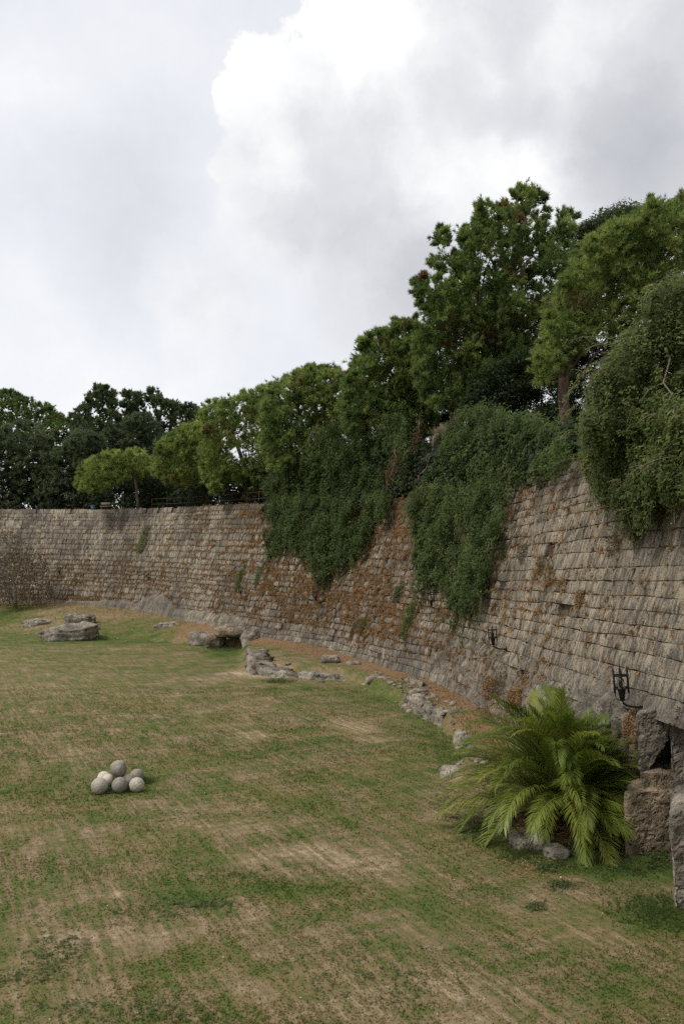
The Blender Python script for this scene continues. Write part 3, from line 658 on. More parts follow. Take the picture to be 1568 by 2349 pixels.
pine('round yellow green pine leaning on a bent low trunk', [(345, 1080), (370, 1020), (430, 975), (490, 985), (515, 1050), (500, 1095), (440, 1115), (390, 1110)],
     89, 2.6, 180, 1.1, up_trunk(476, 1168, 90, (478, 1140, 0), (505, 1135, 0), (480, 1060, 0), (440, 1000, 0)), tint_c=.6, mat='pine_light')
pine('small bright green pine with a lone slanting trunk on the far wall', [(175, 1110), (195, 1065), (250, 1040), (320, 1035), (345, 1060), (340, 1095), (280, 1105), (225, 1130), (190, 1125)],
     98, 2.2, 130, 1.0, up_trunk(318, 1168, 98, (312, 1110, 0), (300, 1070, 0), (270, 1050, 0)), tint_c=.72, mat='pine_light', limb=6)
pine('dark pine with a broad rounded top at the left edge', [(-60, 1000), (-50, 930), (0, 905), (20, 898), (60, 918), (120, 940), (150, 965), (200, 960), (210, 1020), (60, 1040)],
     132, 5, 200, 1.7, up_trunk(40, 1168, 132, (40, 1020, 0), (40, 940, 0)), mat='pine', tint_c=.25, L=.6, wd=.07, tufts=42, group='dark trees behind the far wall')
for lab, poly, d, tr in (
    ('ragged dark cypress with the tallest spiky top on the far left', [(165, 1010), (165, 950), (195, 930), (215, 893), (240, 890), (265, 905), (268, 950), (262, 1100), (150, 1120)], 118, 230),
    ('narrow dark cypress with a pointed tip between the spiky top and the round clump', [(262, 1000), (280, 930), (290, 895), (305, 905), (325, 905), (322, 960), (345, 1010), (330, 1110), (262, 1110)], 124, 300),
    ('flat topped dark cypress clump standing behind the small bright pine', [(322, 1010), (332, 903), (355, 895), (380, 925), (410, 930), (452, 935), (470, 980), (470, 1060), (330, 1070)], 128, 390)):
    pine(lab, poly, d, 3.2, 170, 1.35, up_trunk(tr, 1168, d, (tr, 1050, 0), (tr, 940, 0)), mat='dark', tint_c=.45, L=.58, wd=.075, tufts=42, k=7, dead=0, group='dark trees behind the far wall', name='cypress_tree', squash=.8, up=.7, limb=5)
for lab, poly, d, tr, tc_ in (
    ('grey green cypress with drooping sprays at the far left of the wall top', [(-60, 1165), (-60, 1000), (0, 985), (55, 970), (105, 985), (130, 1060), (125, 1165)], 113, 30, .62),
    ('grey green cypress standing right of the drooping one, behind the small bright pine', [(95, 1165), (95, 1060), (150, 1020), (180, 985), (240, 1010), (250, 1165)], 111, 165, .5),
    ('low grey green cypress spreading above the bright small pine', [(200, 1090), (215, 1010), (270, 965), (335, 955), (375, 1000), (375, 1090)], 114, 290, .5),
    ('dark grey green cypress between the bright small pine and the bent pine', [(330, 1165), (330, 1060), (400, 1010), (470, 990), (490, 1060), (470, 1165)], 108, 400, .3)):
    pine(lab, poly, d, 3, 190, 1.25, up_trunk(tr, 1170, d, (tr, 1080, 0), (tr, 1010, 0)), mat='greygreen', tint_c=tc_, L=.62, wd=.07, tufts=42, k=7, dead=0, group='grey green cypresses behind the far wall', name='cypress_tree', squash=.9, up=-.35, limb=5)
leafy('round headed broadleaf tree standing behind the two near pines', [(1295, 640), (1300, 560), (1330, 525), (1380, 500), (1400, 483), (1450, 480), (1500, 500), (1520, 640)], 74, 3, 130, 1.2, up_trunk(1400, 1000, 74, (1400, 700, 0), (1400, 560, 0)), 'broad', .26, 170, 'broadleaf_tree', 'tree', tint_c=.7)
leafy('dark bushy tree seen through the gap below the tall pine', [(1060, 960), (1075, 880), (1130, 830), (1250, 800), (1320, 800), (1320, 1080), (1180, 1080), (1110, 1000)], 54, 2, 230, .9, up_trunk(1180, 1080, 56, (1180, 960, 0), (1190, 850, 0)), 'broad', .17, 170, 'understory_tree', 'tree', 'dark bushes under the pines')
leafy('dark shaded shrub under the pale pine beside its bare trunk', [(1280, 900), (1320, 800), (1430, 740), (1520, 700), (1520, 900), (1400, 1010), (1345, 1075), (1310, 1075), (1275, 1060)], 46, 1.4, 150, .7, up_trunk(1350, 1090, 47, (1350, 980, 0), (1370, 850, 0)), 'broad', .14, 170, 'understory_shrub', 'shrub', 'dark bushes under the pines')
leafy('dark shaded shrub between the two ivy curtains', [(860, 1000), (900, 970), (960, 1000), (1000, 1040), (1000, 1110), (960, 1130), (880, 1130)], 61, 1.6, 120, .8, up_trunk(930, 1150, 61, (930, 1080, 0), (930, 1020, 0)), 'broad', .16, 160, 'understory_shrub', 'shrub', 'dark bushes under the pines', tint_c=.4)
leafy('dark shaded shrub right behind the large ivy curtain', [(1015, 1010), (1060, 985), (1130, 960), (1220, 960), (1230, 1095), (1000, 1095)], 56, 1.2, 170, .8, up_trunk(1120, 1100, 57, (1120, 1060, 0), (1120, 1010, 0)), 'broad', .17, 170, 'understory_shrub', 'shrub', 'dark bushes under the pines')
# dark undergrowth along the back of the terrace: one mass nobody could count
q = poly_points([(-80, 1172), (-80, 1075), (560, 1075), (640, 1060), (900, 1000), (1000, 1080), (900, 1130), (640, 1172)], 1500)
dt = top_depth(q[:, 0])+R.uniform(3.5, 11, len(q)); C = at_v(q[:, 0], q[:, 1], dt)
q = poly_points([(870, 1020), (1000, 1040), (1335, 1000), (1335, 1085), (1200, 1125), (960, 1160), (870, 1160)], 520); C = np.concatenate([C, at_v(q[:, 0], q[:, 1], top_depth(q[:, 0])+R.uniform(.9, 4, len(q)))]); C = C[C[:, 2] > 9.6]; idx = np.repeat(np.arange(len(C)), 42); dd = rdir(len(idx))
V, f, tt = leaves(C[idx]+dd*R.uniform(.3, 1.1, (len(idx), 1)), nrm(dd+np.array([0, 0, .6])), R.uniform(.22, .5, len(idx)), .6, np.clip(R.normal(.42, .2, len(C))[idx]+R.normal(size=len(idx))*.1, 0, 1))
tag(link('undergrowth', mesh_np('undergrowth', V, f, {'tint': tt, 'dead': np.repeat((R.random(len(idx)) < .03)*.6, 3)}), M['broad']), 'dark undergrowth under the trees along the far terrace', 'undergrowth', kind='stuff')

# ---- ivy and creepers hanging over the wall
def curtain(name, label, poly, mat, n, rc, size, per, zlow, ext, group=None, tint_c=.5, back=3.5, dep=None, trail=60, jit=1., tl=1.):
    C = []; O = []
    s = R.uniform(4, WL-10, 90000); z = R.uniform(0, 1, 90000)*ztop(s); nzv = fb2(s, z*1.3, .55, 3, 77); o = ext*np.clip(-.25+2.1*nzv, .08, 1.5)*(.4+.6*z/ztop(s)); o = o*R.uniform(.25, 1, len(s))
    p = S(s, z, o); px, py = proj(p); jx = (fb2(s, z, .9, 3, 78)-.5)*70; jy = (fb2(s*1.6, z*.3, .9, 3, 79)-.5)*120; k = inside(px+jx*jit, py+jy*jit, poly) & (fb2(s*1.7, z*.6, .8, 3, 80) > .36) & (z > zlow) & (p[:, 1] > 14); C.append(p[k][:n]); O.append(face_n(s[k][:n]))
    q = poly_points(poly, int(n*2.2)); dt = top_depth(q[:, 0])+R.uniform(-.9, back, len(q)); p = at_v(q[:, 0], q[:, 1], dt)
    k = p[:, 2] > 9.9
    if dep is not None: p = at_v(q[:, 0], q[:, 1], R.uniform(dep[0], dep[1], len(q))); k = p[:, 2] > dep[2]
    C.append(p[k]); O.append(np.tile(np.array([[-.7, -.5, .45]]), (k.sum(), 1)))
    C = np.concatenate(C); O = np.concatenate(O)
    t = thing(name, label, 'creeper', C[np.argmax(C[:, 2])]*0+C.mean(0)*np.array([1, 1, 0])+np.array([0, 0, C[:, 2].min()]), group)
    m_ = len(C); rcl = rc*R.uniform(.5, 1.25, m_); ct = np.clip(tint_c+R.normal(size=m_)*.22, 0, 1)
    idx = np.repeat(np.arange(m_), per); dd = nrm(rdir(len(idx))+O[idx]*.7)
    pos = C[idx]+dd*np.array([.8, .8, 1.25])*(rcl[idx]*R.uniform(.3, 1.0, len(idx)))[:, None]
    nr = nrm(dd*.5+O[idx]*.5+np.array([0, 0, .35])+rdir(len(idx))*.55)
    V1, f1, t1_ = leaves(pos, nr, size*R.uniform(.45, 1.45, len(idx)), .62, np.clip(ct[idx]+R.normal(size=len(idx))*.13, 0, 1), np.array([0, 0, -.8]))
    # trailing shoots along the lower rim
    low = np.argsort(C[:, 2]+R.normal(size=m_)*1.2)[:trail]; tp_, stems = [], []
    for j in low:
        ln = R.uniform(.5, 1.9)*tl; pth = C[j]+np.linspace(0, 1, 5)[:, None]*np.array([R.normal()*.12, R.normal()*.12, -ln]); stems.append(tube(pth, .012, 4)); kk = int(ln*26)
        tp_.append(C[j]+np.outer(R.uniform(0, 1, kk), pth[-1]-C[j])+R.normal(size=(kk, 3))*.06)
    for j in R.permutation(m_)[:trail]:
        oo_ = O[j]*np.array([1, 1, .3]); ln = R.uniform(.5, 1.3); q_ = np.linspace(0, 1, 6)[:, None]; pth = C[j]+oo_*rc*.6+q_*(oo_*.7+rdir(1)*.5+np.array([0, 0, .25]))*ln+np.array([0, 0, -.5])*ln*q_**2; stems.append(tube(pth, .010, 4)); kk = int(ln*34)
        ui = R.uniform(0, 5, kk); lo_ = np.floor(ui).astype(int); fr_ = (ui-lo_)[:, None]; tp_.append(pth[lo_]*(1-fr_)+pth[lo_+1]*fr_+R.normal(size=(kk, 3))*.05)
    tp_ = np.concatenate(tp_); V2, f2, t2_ = leaves(tp_, nrm(rdir(len(tp_))+np.array([-.6, -.4, .3])), size*R.uniform(.6, 1.1, len(tp_)), .6, np.clip(R.normal(tint_c+.1, .15, len(tp_)), 0, 1))
    V, f = join([(V1, f1), (V2, f2)]); tt = np.r_[t1_, t2_]
    child('foliage', V, f, M[mat], t, {'tint': tt, 'dead': np.repeat((R.random(len(tt)//3) < .012)*.7, 3)})
    for j in R.permutation(m_)[:14]:
        j2 = np.argmin(np.linalg.norm(C-(C[j]+np.array([.3, .6, 2.2])), axis=1)); stems.append(tube(bend(C[j], C[j2], 0, .12, 7), .022, 5))
    V, f = join(stems); child('stem', V, f, M['twig'], t, kind='stuff')
    return t
curtain('ivy_curtain', 'dark ivy curtain over the wall ending in a long drooping tongue', IVY_FAR, 'ivy', 620, .62, .15, 75, 3.2, 1.3, 'ivy curtains over the wall', tint_c=.42)
curtain('ivy_curtain', 'large dense green ivy curtain hanging down the wall under the tall pine', IVY_MID, 'ivy', 620, .52, .125, 85, 2.2, 1.2, 'ivy curtains over the wall', tint_c=.5)
t = curtain('creeper_shrub', 'big leafy creeper shrub with long arching shoots spilling over the wall top', SHRUB, 'creeper', 560, .46, .105, 110, 6.5, 1.1, None, tint_c=.52, dep=(22.6, 26.2, 9.7), trail=70, jit=.35, tl=.45)
for pts in ([(1440, 800), (1400, 775), (1340, 772), (1290, 785)], [(1400, 830), (1350, 870), (1310, 890), (1285, 925)], [(1400, 840), (1350, 850), (1320, 872), (1278, 960)], [(1380, 900), (1330, 920), (1300, 945), (1280, 970)], [(1370, 960), (1320, 985), (1295, 1000)], [(1490, 700), (1500, 670), (1530, 640)], [(1400, 820), (1360, 835), (1330, 860)]):
    dpt = R.uniform(22.8, 23.6); pt = np.array([at(x, y, dpt) for x, y in pts]); u = np.linspace(0, 1, 14); path = np.stack([np.interp(u, np.linspace(0, 1, len(pt)), pt[:, j]) for j in range(3)], 1)
    V0, f0 = tube(path, np.linspace(.014, .005, 14), 5); child('shoot', V0, f0, M['twig'], t)
    cc = path[R.integers(1, 14, 75)]+R.normal(size=(75, 3))*.055; V, f, tt = leaves(cc, nrm(rdir(75)+np.array([0, -.3, .6])), R.uniform(.05, .11, 75), .55, np.clip(R.normal(.78, .14, 75), 0, 1))
    child('shoot_leaves', V, f, M['creeper'], t, {'tint': tt, 'dead': np.zeros(len(tt))})

# small plants rooted in the wall, each a thing of its own
def wall_plant(label, px, py, w_, h_, mat, n, size, tint_c, name='wall_plant', dead=0., hang=.5):
    s, z = wall_at(px, py); b = S(s, z); t = thing(name, label, 'plant', b, 'plants rooted in the wall'); d = b[1]
    W, H = w_*d/F, h_*d/F; fnn = face_n(np.array([s]))[0]; e1 = nrm(np.cross(fnn, [0, 0, 1.])); e2 = np.cross(e1, fnn); e2 = e2*np.sign(e2[2])
    r = np.sqrt(R.random(n)); th = R.uniform(0, 2*np.pi, n); bulge = np.sqrt(np.clip(1-r*r, 0, 1))
    lump = .6+.8*vnoise(np.stack([r*np.cos(th)*2.5, r*np.sin(th)*4, np.full(n, px*.1)], -1), 3)
    P_ = b+(r*np.cos(th)*W/2*lump)[:, None]*e1+(r*np.sin(th)*H/2*lump-H*.1)[:, None]*e2+(bulge*min(W, H)*.45*R.uniform(.2, 1, n)+.04)[:, None]*fnn
    V, f, tt = leaves(P_, nrm(fnn*.5+rdir(n)*.8+np.array([0, 0, .4])), size*R.uniform(.6, 1.2, n), .5, np.clip(R.normal(tint_c, .17, n), 0, 1), np.array([0, 0, -hang]))
    child('foliage', V, f, M[mat], t, {'tint': tt, 'dead': np.repeat((R.random(n) < dead)*R.uniform(.4, 1, n), 3)})
    V, f = join([tube(bend(b-fnn*.1, P_[j], -.05, .03, 5), .012, 4) for j in R.integers(0, n, 7)]); child('stem', V, f, M['twig'], t, kind='stuff')
wall_plant('round bluish grey bush growing on the wall left of the large ivy curtain', 919, 1358, 32, 50, 'greygreen', 900, .11, .9)
wall_plant('green trailing plant hanging below the left rim of the large ivy curtain', 945, 1410, 38, 110, 'ivy', 1100, .13, .75, hang=1)
wall_plant('yellow green plant high on the far wall', 332, 1235, 26, 72, 'creeper', 700, .2, .8)
wall_plant('green strip of plants just above a far lantern', 556, 1318, 20, 80, 'ivy', 500, .16, .7, hang=1)
wall_plant('grey green strip of plants right of a far lantern', 597, 1318, 22, 56, 'greygreen', 400, .16, .8, hang=1)
wall_plant('low green bush at the wall among dry grass, below the bluish bush', 838, 1430, 36, 40, 'creeper', 600, .1, .6, dead=.4)
wall_plant('small bush of green and brown leaves left of the trailing plant', 815, 1440, 20, 50, 'dryleaf', 350, .1, .8)
wall_plant('brown and green bush on the near wall under the lantern beside the large ivy', 1152, 1478+95, 60, 60, 'dryleaf', 700, .06, .75, dead=.5)
wall_plant('dry orange brown bush at the foot of the near wall behind the palm', 1190, 1595, 80, 50, 'drygrass', 1600, .09, .45)
wall_plant('dry tawny bush below the lantern, left of the palm top', 1130, 1570, 50, 60, 'drygrass', 1000, .09, .4)
wall_plant('thin weed with green leaves under the creeper shrub on the near wall', 1420, 1240, 70, 60, 'dryleaf', 420, .07, .85, dead=.5)
wall_plant('pale dry weeds in an upper joint of the near wall', 1205, 1265, 44, 50, 'dryleaf', 420, .07, .9, dead=.4)
wall_plant('tuft of dry weeds in the middle of the near wall', 1250, 1290, 60, 44, 'dryleaf', 420, .07, .8, dead=.6)
wall_plant('olive weeds at the left edge of the near wall beside the large ivy', 1160, 1270, 30, 44, 'creeper', 350, .08, .6, dead=.3)
wall_plant('dry hanging weed on the near wall above the big lantern', 1335, 1370, 44, 40, 'drygrass', 500, .07, .5)
wall_plant('tangle of brown dry weeds under the big lantern', 1460, 1660, 60, 80, 'drygrass', 900, .07, .4)
wall_plant('green herb in a crack of the rock under the big lantern', 1475, 1735, 36, 36, 'weed', 260, .06, .7)

# hanging dead branches in front of the dark shrubs, and a forked grey dead limb
def dead_branch(label, pts, d, brown):
    pt = np.array([at(x, y, d) for x, y in pts]); t = thing('dead_branch', label, 'branch', pt[0], 'dead branches hanging over the wall top'); parts = [tube(np.stack([np.interp(np.linspace(0, 1, 10), np.linspace(0, 1, len(pt)), pt[:, j]) for j in range(3)], 1)+R.normal(size=(10, 3))*.03, np.linspace(.05, .015, 10), 5)]
    for k in range(9):
        a = pt[R.integers(0, len(pt))]; parts.append(tube(bend(a, a+R.normal(size=3)*np.array([.45, .3, .35])+np.array([0, 0, -.5]), .0, .06, 6), np.linspace(.022, .006, 6), 4))
    V, f = join(parts); child('twig', V, f, M['twig'], t, kind='stuff')
    if brown:
        C = np.concatenate([pt[i:i+1]*(1-q)+pt[i+1:i+2]*q for i in range(len(pt)-1) for q in (.3, .6, .9)]); C = np.repeat(C, 16, 0)+R.normal(size=(len(C)*16, 3))*np.array([.16, .16, .3])
        V, f, a_ = needles(C, nrm(rdir(len(C))+np.array([0, 0, -.8])), np.full(len(C), .24), 9, .012, .7, {'tint': np.full(len(C), .5), 'dead': np.full(len(C), .92)}); child('dead_needles', V, f, M['pine'], t, a_)
dead_branch('hanging dead branch with reddish brown needles between the ivy curtains', [(905, 1030), (908, 1060), (895, 1090), (885, 1105)], 54, True)
dead_branch('short dead branch with brown needles beside the forked pine trunk', [(962, 965), (958, 1000), (950, 1025)], 53, True)
dead_branch('bare grey forked branches dangling left of the large ivy curtain', [(995, 1000), (990, 1040), (975, 1075), (960, 1090)], 51, False)
dead_branch('curved bare grey branch in front of the flat crowned pine', [(745, 990), (715, 992), (705, 1015), (690, 1030)], 66, False)

# bare thicket at the far left
t = thing('bare_thicket', 'leafless brown grey thicket with a pale bare trunk below the far wall', 'bush', at(30, 1390, 97)); parts = []
tr0 = at(35, 1395, 97)
parts.append(tube(bend(tr0, at(30, 1300, 97), 0, .1, 7), np.linspace(.28, .10, 7), 7))
for k in range(110):
    a = at(R.uniform(-40, 110), R.uniform(1290, 1390), 97+R.uniform(-1.5, 2.5)); parts.append(tube(bend(a, a+np.array([R.normal()*1.0, R.normal()*.5, R.uniform(-.2, 2.2)]), 0, .12, 6), np.linspace(.035, .008, 6), 4))
for k in range(16):
    a = at(R.uniform(-20, 5), R.uniform(1285, 1310), 95.5); parts.append(tube(bend(a, a+np.array([R.uniform(0, 1.6), 0, R.uniform(-3.2, -.8)]), -.5, .08, 7), np.linspace(.04, .01, 7), 4))
V, f = join(parts); child('twig', V, f, M['twig'], t, kind='stuff')
q = poly_points([(-60, 1390), (-60, 1240), (20, 1215), (60, 1240), (110, 1290), (130, 1390)], 12000); P_ = at_v(q[:, 0], q[:, 1], 97+R.uniform(-1.2, 3, len(q)))
kk = fbm(P_*.8, 3, 9) > .44; P_ = P_[kk]
V, f, tt = leaves(P_, rdir(len(P_)), R.uniform(.12, .28, len(P_)), .5, np.clip(R.normal(.45, .3, len(P_)), 0, 1)); child('foliage', V, f, M['dryleaf'], t, {'tint': tt, 'dead': np.zeros(len(tt))})

# ------------------------------------------------------------------ rocks
def ico(sub):
    import bmesh
    bm = bmesh.new(); bmesh.ops.create_icosphere(bm, subdivisions=sub, radius=1.0)
    V = np.array([v.co[:] for v in bm.verts]); f = np.array([[v.index for v in fc.verts] for fc in bm.faces]); bm.free(); return V, f
ICO = {k: ico(k) for k in (3, 4, 5, 6)}
def rock(name, label, c, half, boxy=.6, rough=.25, strata=0., rotz=0., tilt=(0, 0), seed=0, sub=5, mat='rock', cat='rock', group=None, freq=1.6):
    V0, f = ICO[sub]; V = np.sign(V0)*np.abs(V0)**boxy
    h = np.array(half, float); P_ = V*h; q = P_*freq/max(.4, h.mean()**.5)+seed*7.3
    V = P_+nrm(V0)*((fbm(q, 5, seed)-.5)*2*rough*h.mean()**.6*.9)[:, None]+nrm(V0)*(((fbm(P_*4.5+seed, 4, seed+5)-.5)*.26-np.clip(.45-fbm(P_*9+seed, 2, seed+6), 0, 1)*.75)*min(.5, h.mean()**.5)*.7)[:, None]
    if strata:
        lay = V[:, 2]/strata+1.4*fbm(q*.5, 2, seed+9); V[:, :2] *= (1+.08*(np.abs((lay % 1)-.5)*2-.5)+.06*(_h(np.stack([np.floor(lay).astype(np.int64)]*3, -1), seed)-.5))[:, None]
    a, b = tilt; ca, sa = math.cos(a), math.sin(a); V = V@np.array([[1, 0, 0], [0, ca, sa], [0, -sa, ca]]); ca, sa = math.cos(b), math.sin(b); V = V@np.array([[ca, 0, -sa], [0, 1, 0], [sa, 0, ca]])
    ca, sa = math.cos(rotz), math.sin(rotz); V = V@np.array([[ca, sa, 0], [-sa, ca, 0], [0, 0, 1]])
    o = link(name, mesh_np(name, V, f, {'tone': np.full(len(V), R.uniform(.35, .7))}, True), M[mat], loc=np.array(c)); return tag(o, label, cat, group)
def rockpx(label, px0, px1, ytop, ybase, dy=1., zb=0., **kw):
    """rock whose foot is seen at ybase (its foot at height zb)"""
    d = (CAMZ-zb)*F/(ybase-HOR); hw = (px1-px0)/2*d/F; hh = ((ybase-ytop)*d/F-1.3*dy*CAMZ/d)/2; hh = max(hh, .13)
    x = ((px0+px1)/2-CX)*d/F; y = d+dy*.8
    return rock('rock', label, (x, y, zb+hh*.65), (hw, dy, hh*1.15), seed=int(px0) % 97, sub=5 if px1-px0 > 60 else 4, **kw)
G1, G2 = 'grey rocks along the ledge', 'grey outcrop rocks by the far wall'
rockpx('widest block of the layered outcrop at the far left of the lawn', 92, 214, 1424, 1470, 1.7, strata=.45, rough=.4, group=G2, rotz=.12, tilt=(0, -.10))
rockpx('low left end of the layered outcrop, darker grey with grass in front', 44, 112, 1416, 1448, .9, strata=.4, rough=.35, group=G2)
rockpx('flat slab on top of the layered outcrop', 146, 214, 1404, 1432, .8, zb=.9, strata=.3, rough=.3, group=G2)
rockpx('short rocky step right of the layered outcrop', 205, 272, 1424, 1444, 1.2, zb=.2, strata=.3, rough=.3, group=G2)
rockpx('boulder with slanted layers alone on the bank before the cave', 430, 488, 1446, 1482, 1.0, strata=.35, rough=.35, group=G2, tilt=(0, .18))
rockpx('broken grey stones on the bank left of the lone boulder', 348, 420, 1424, 1446, .8, zb=.7, strata=.3, rough=.4, group=G2)
rockpx('pale stone lying behind the lone boulder', 452, 486, 1432, 1448, .6, zb=.8, rough=.3, group=G2)
# rock-cut footing of the far wall: long pale ledges
def footing(label, p0, p1, tops, out, seed, strata=.55):
    s0, s1 = wall_at(*p0)[0], wall_at(*p1)[0]; s0, s1 = min(s0, s1), max(s0, s1); n1 = int((s1-s0)/.22)+2; m_ = 22
    A, B = np.meshgrid(np.linspace(s0, s1, n1), np.linspace(0, 1, m_), indexing='ij'); zb = zgr(A)-.6
    zt_ = zgr(A)+np.interp(A, np.linspace(s0, s1, len(tops)), tops[::-1])*(.75+.5*fb2(A, A*0, .7, 3, seed)); Zz = zb+(zt_-zb)*B
    P_ = S(A, Zz); lay = Zz/strata+1.2*fb2(A, Zz, .3, 2, seed); oo = out*(.75+.5*fbm(P_*.5, 3, seed))+(fbm(P_*1.7, 4, seed+1)-.5)*.34+.10*(np.abs((lay % 1)-.5)-.25)+(fbm(P_*6, 2, seed+2)-.5)*.08
    ed = np.clip(np.minimum(np.minimum(A-s0, s1-A)/.5, (1-B)*4), 0, 1); oo = -.3+(oo+.3)*np.sqrt(ed)
    V = S(A, Zz, oo); ii = np.arange(n1*m_).reshape(n1, m_); c0 = S((s0+s1)/2, float(zgr((s0+s1)/2)))
    o = link('rock_footing', mesh_np('rock_footing', V.reshape(-1, 3)-c0, np.stack([ii[:-1, :-1], ii[:-1, 1:], ii[1:, 1:], ii[1:, :-1]], -1).reshape(-1, 4), {'tone': np.full(V[..., 0].size, .45), 'suv': np.stack([A, Zz*1.08, A*0], -1).reshape(-1, 3)}, False), M['stone'], loc=c0); tag(o, label, 'rock footing', 'natural rock under the foot of the wall')
footing('low layered rock footing under the far wall, left of the tall pale section', (150, 1380), (325, 1400), [.2, .5, .9, .9], .22, 51)
footing('tall pale cut rock face at the foot of the far wall', (316, 1400), (400, 1412), [1.3, 2.2, 1.7, 1.0], .26, 52)
footing('smooth grey rock footing between the tall pale face and the cave', (396, 1412), (500, 1432), [.9, .8, 1.2, .9], .22, 53)
footing('cut rock block standing above the little cave', (497, 1432), (560, 1452), [1.4, 1.5, .8], .2, 54)
# the little cave
cv = at(540, 1472, 68.5)
rock('rock', 'yellowish overhanging rock roof of the little cave', at(530, 1449, 68.0), (1.25, 1.1, .42), boxy=.6, rough=.35, seed=21, mat='rock_warm', group='rocks of the little cave')
rock('rock', 'grey rock forming the right side of the little cave', at(577, 1470, 67.2), (.75, 1.3, .85), boxy=.55, rough=.3, seed=22, group='rocks of the little cave')
rock('rock', 'brown rock on the left side of the little cave', at(494, 1470, 68.6), (.75, 1.0, .6), boxy=.6, rough=.3, seed=23, mat='rock_warm', group='rocks of the little cave')
# ledge that bounds the bank
for lab, a, b, yt, yb, dy, kw in (
    ('small dark grey stones beside the wall foot on the ledge', 738, 778, 1500, 1518, .5, dict(zb=.75, rough=.35)),
    ('single flat stone in the litter before the wall foot', 795, 830, 1516, 1528, .4, dict(zb=.6, rough=.3)),
    ('flat pale stone left of the jagged grey ledge', 838, 905, 1548, 1566, .5, dict(zb=.35, rough=.3)),
    ('flat rock behind the jagged grey ledge', 930, 985, 1566, 1582, .5, dict(zb=.4, rough=.4)),
    ('small pale stone near the wall foot litter', 1060, 1082, 1640, 1650, .2, dict(zb=.4, rough=.3)),
    ('upright pitted white rock left of the palm', 1046, 1078, 1670, 1718, .35, dict(rough=.5, zb=.1)),
    ('pitted rock touching the left fronds of the palm', 1075, 1115, 1708, 1738, .5, dict(rough=.5, zb=.1)),
    ('low white rock at the left tip of the ridge', 1014, 1052, 1760, 1788, .45, dict(rough=.4)),
    ('pale rock under the left fronds of the palm', 1120, 1200, 1850, 1895, .5, dict(rough=.35)),
    ('broad smooth grey rock in front of the palm', 1170, 1262, 1900, 1952, .45, dict(rough=.3)),
    ('half buried grey rock in the grass before the palm', 1250, 1305, 1950, 1972, .3, dict(rough=.3))):
    rockpx(lab, a, b, yt, yb, dy, group=G1, **kw)
def ledge(label, pts, hts, width, seed):
    """a broken natural step of rock: its foot runs along pts (picture columns at lawn level), hts metres high"""
    P2 = np.array([lawn_at(*p) for p in pts]); sg = np.r_[0, np.cumsum(np.linalg.norm(np.diff(P2, axis=0), axis=1))]; n1 = max(12, int(sg[-1]/.11)); q = np.linspace(0, sg[-1], n1)
    c = np.stack([np.interp(q, sg, P2[:, 0]), np.interp(q, sg, P2[:, 1])], 1); ker = np.ones(9)/9
    c = np.stack([np.convolve(np.pad(c[:, k], 4, 'edge'), ker, 'valid') for k in (0, 1)], 1)
    H = np.interp(q, sg, hts)*(.55+.9*fbm(np.stack([q*.8, q*0, q*0+seed], -1), 3, seed)); H *= np.clip(np.minimum(q, sg[-1]-q)/.5, .05, 1)
    t_ = nrm(np.gradient(c, axis=0)); nn = np.stack([t_[:, 1], -t_[:, 0]], 1)
    mid = c[n1//2]; k_ = np.argmin(np.linalg.norm(_wpoly-mid, axis=1))
    if np.dot(nn[n1//2], _wpoly[k_]-mid) < 0: nn = -nn
    prof = [(-.12, -.15), (-.05, .0), (.0, .25), (.02, .5), (.0, .72), (.03, .92), (.10, 1.0), (.25, 1.04), (.45, 1.03), (.65, .98), (.85, .9), (1.0, .7), (1.02, -.3)]
    g0 = gz(c[:, 0]+nn[:, 0]*width*.9, c[:, 1]+nn[:, 1]*width*.9)
    V = np.stack([np.column_stack([c+nn*(u*width if v > .9 or u > .9 else u), np.where(u > .7, np.maximum(H*v*.6, g0*0+H*v*.6), H*v)]) for u, v in prof], 1)
    nz_ = np.stack([fbm(V*2.3+seed+o_, 4, seed+k) for k, o_ in enumerate((0, 9.1, 17.7))], -1)-.5; nf_ = np.stack([fbm(V*5.5+seed+o_, 3, seed+3+k) for k, o_ in enumerate((0, 9.1, 17.7))], -1)-.5
    V = V+(nz_*.85+nf_*.75)*np.array([1, 1, .75])*np.clip(H, .2, .7)[:, None, None]
    m_ = V.shape[1]; ii = np.arange(n1*m_).reshape(n1, m_)
    o = link('rock_ledge', mesh_np('rock_ledge', V.reshape(-1, 3)-np.array([*mid, 0]), np.stack([ii[:-1, :-1], ii[1:, :-1], ii[1:, 1:], ii[:-1, 1:]], -1).reshape(-1, 4), {'tone': np.full(n1*m_, .62)}, False), M['rock'], loc=(*mid, 0)); tag(o, label, 'rock ledge', 'natural rock ledges below the wall')
ledge('high grey rock ledge curving round the sandy hollow beside the cave', [(571, 1496), (566, 1520), (568, 1543), (600, 1550), (650, 1556), (690, 1556)], [.35, .75, .8, .55, .45, .3], 2.2, 11)
ledge('low pale crusted rock ledge right of the sandy hollow', [(672, 1553), (720, 1560), (760, 1560), (800, 1562)], [.3, .42, .35, .2], .8, 12)
ledge('jagged grey rock ledge stepping down the grass in the middle of the bank', [(846, 1572), (885, 1586), (915, 1596), (945, 1632), (985, 1655), (1010, 1668), (1042, 1664)], [.35, .5, .5, .62, .6, .5, .3], .9, 13)
ledge('second crest of grey rock just above the jagged ledge', [(905, 1580), (940, 1592), (965, 1612), (1000, 1634)], [.45, .6, .6, .4], .7, 16)
ledge('narrow pale ridge of rock running towards the palm', [(1022, 1792), (1040, 1778), (1070, 1764), (1112, 1752)], [.35, .32, .28, .25], .3, 14)
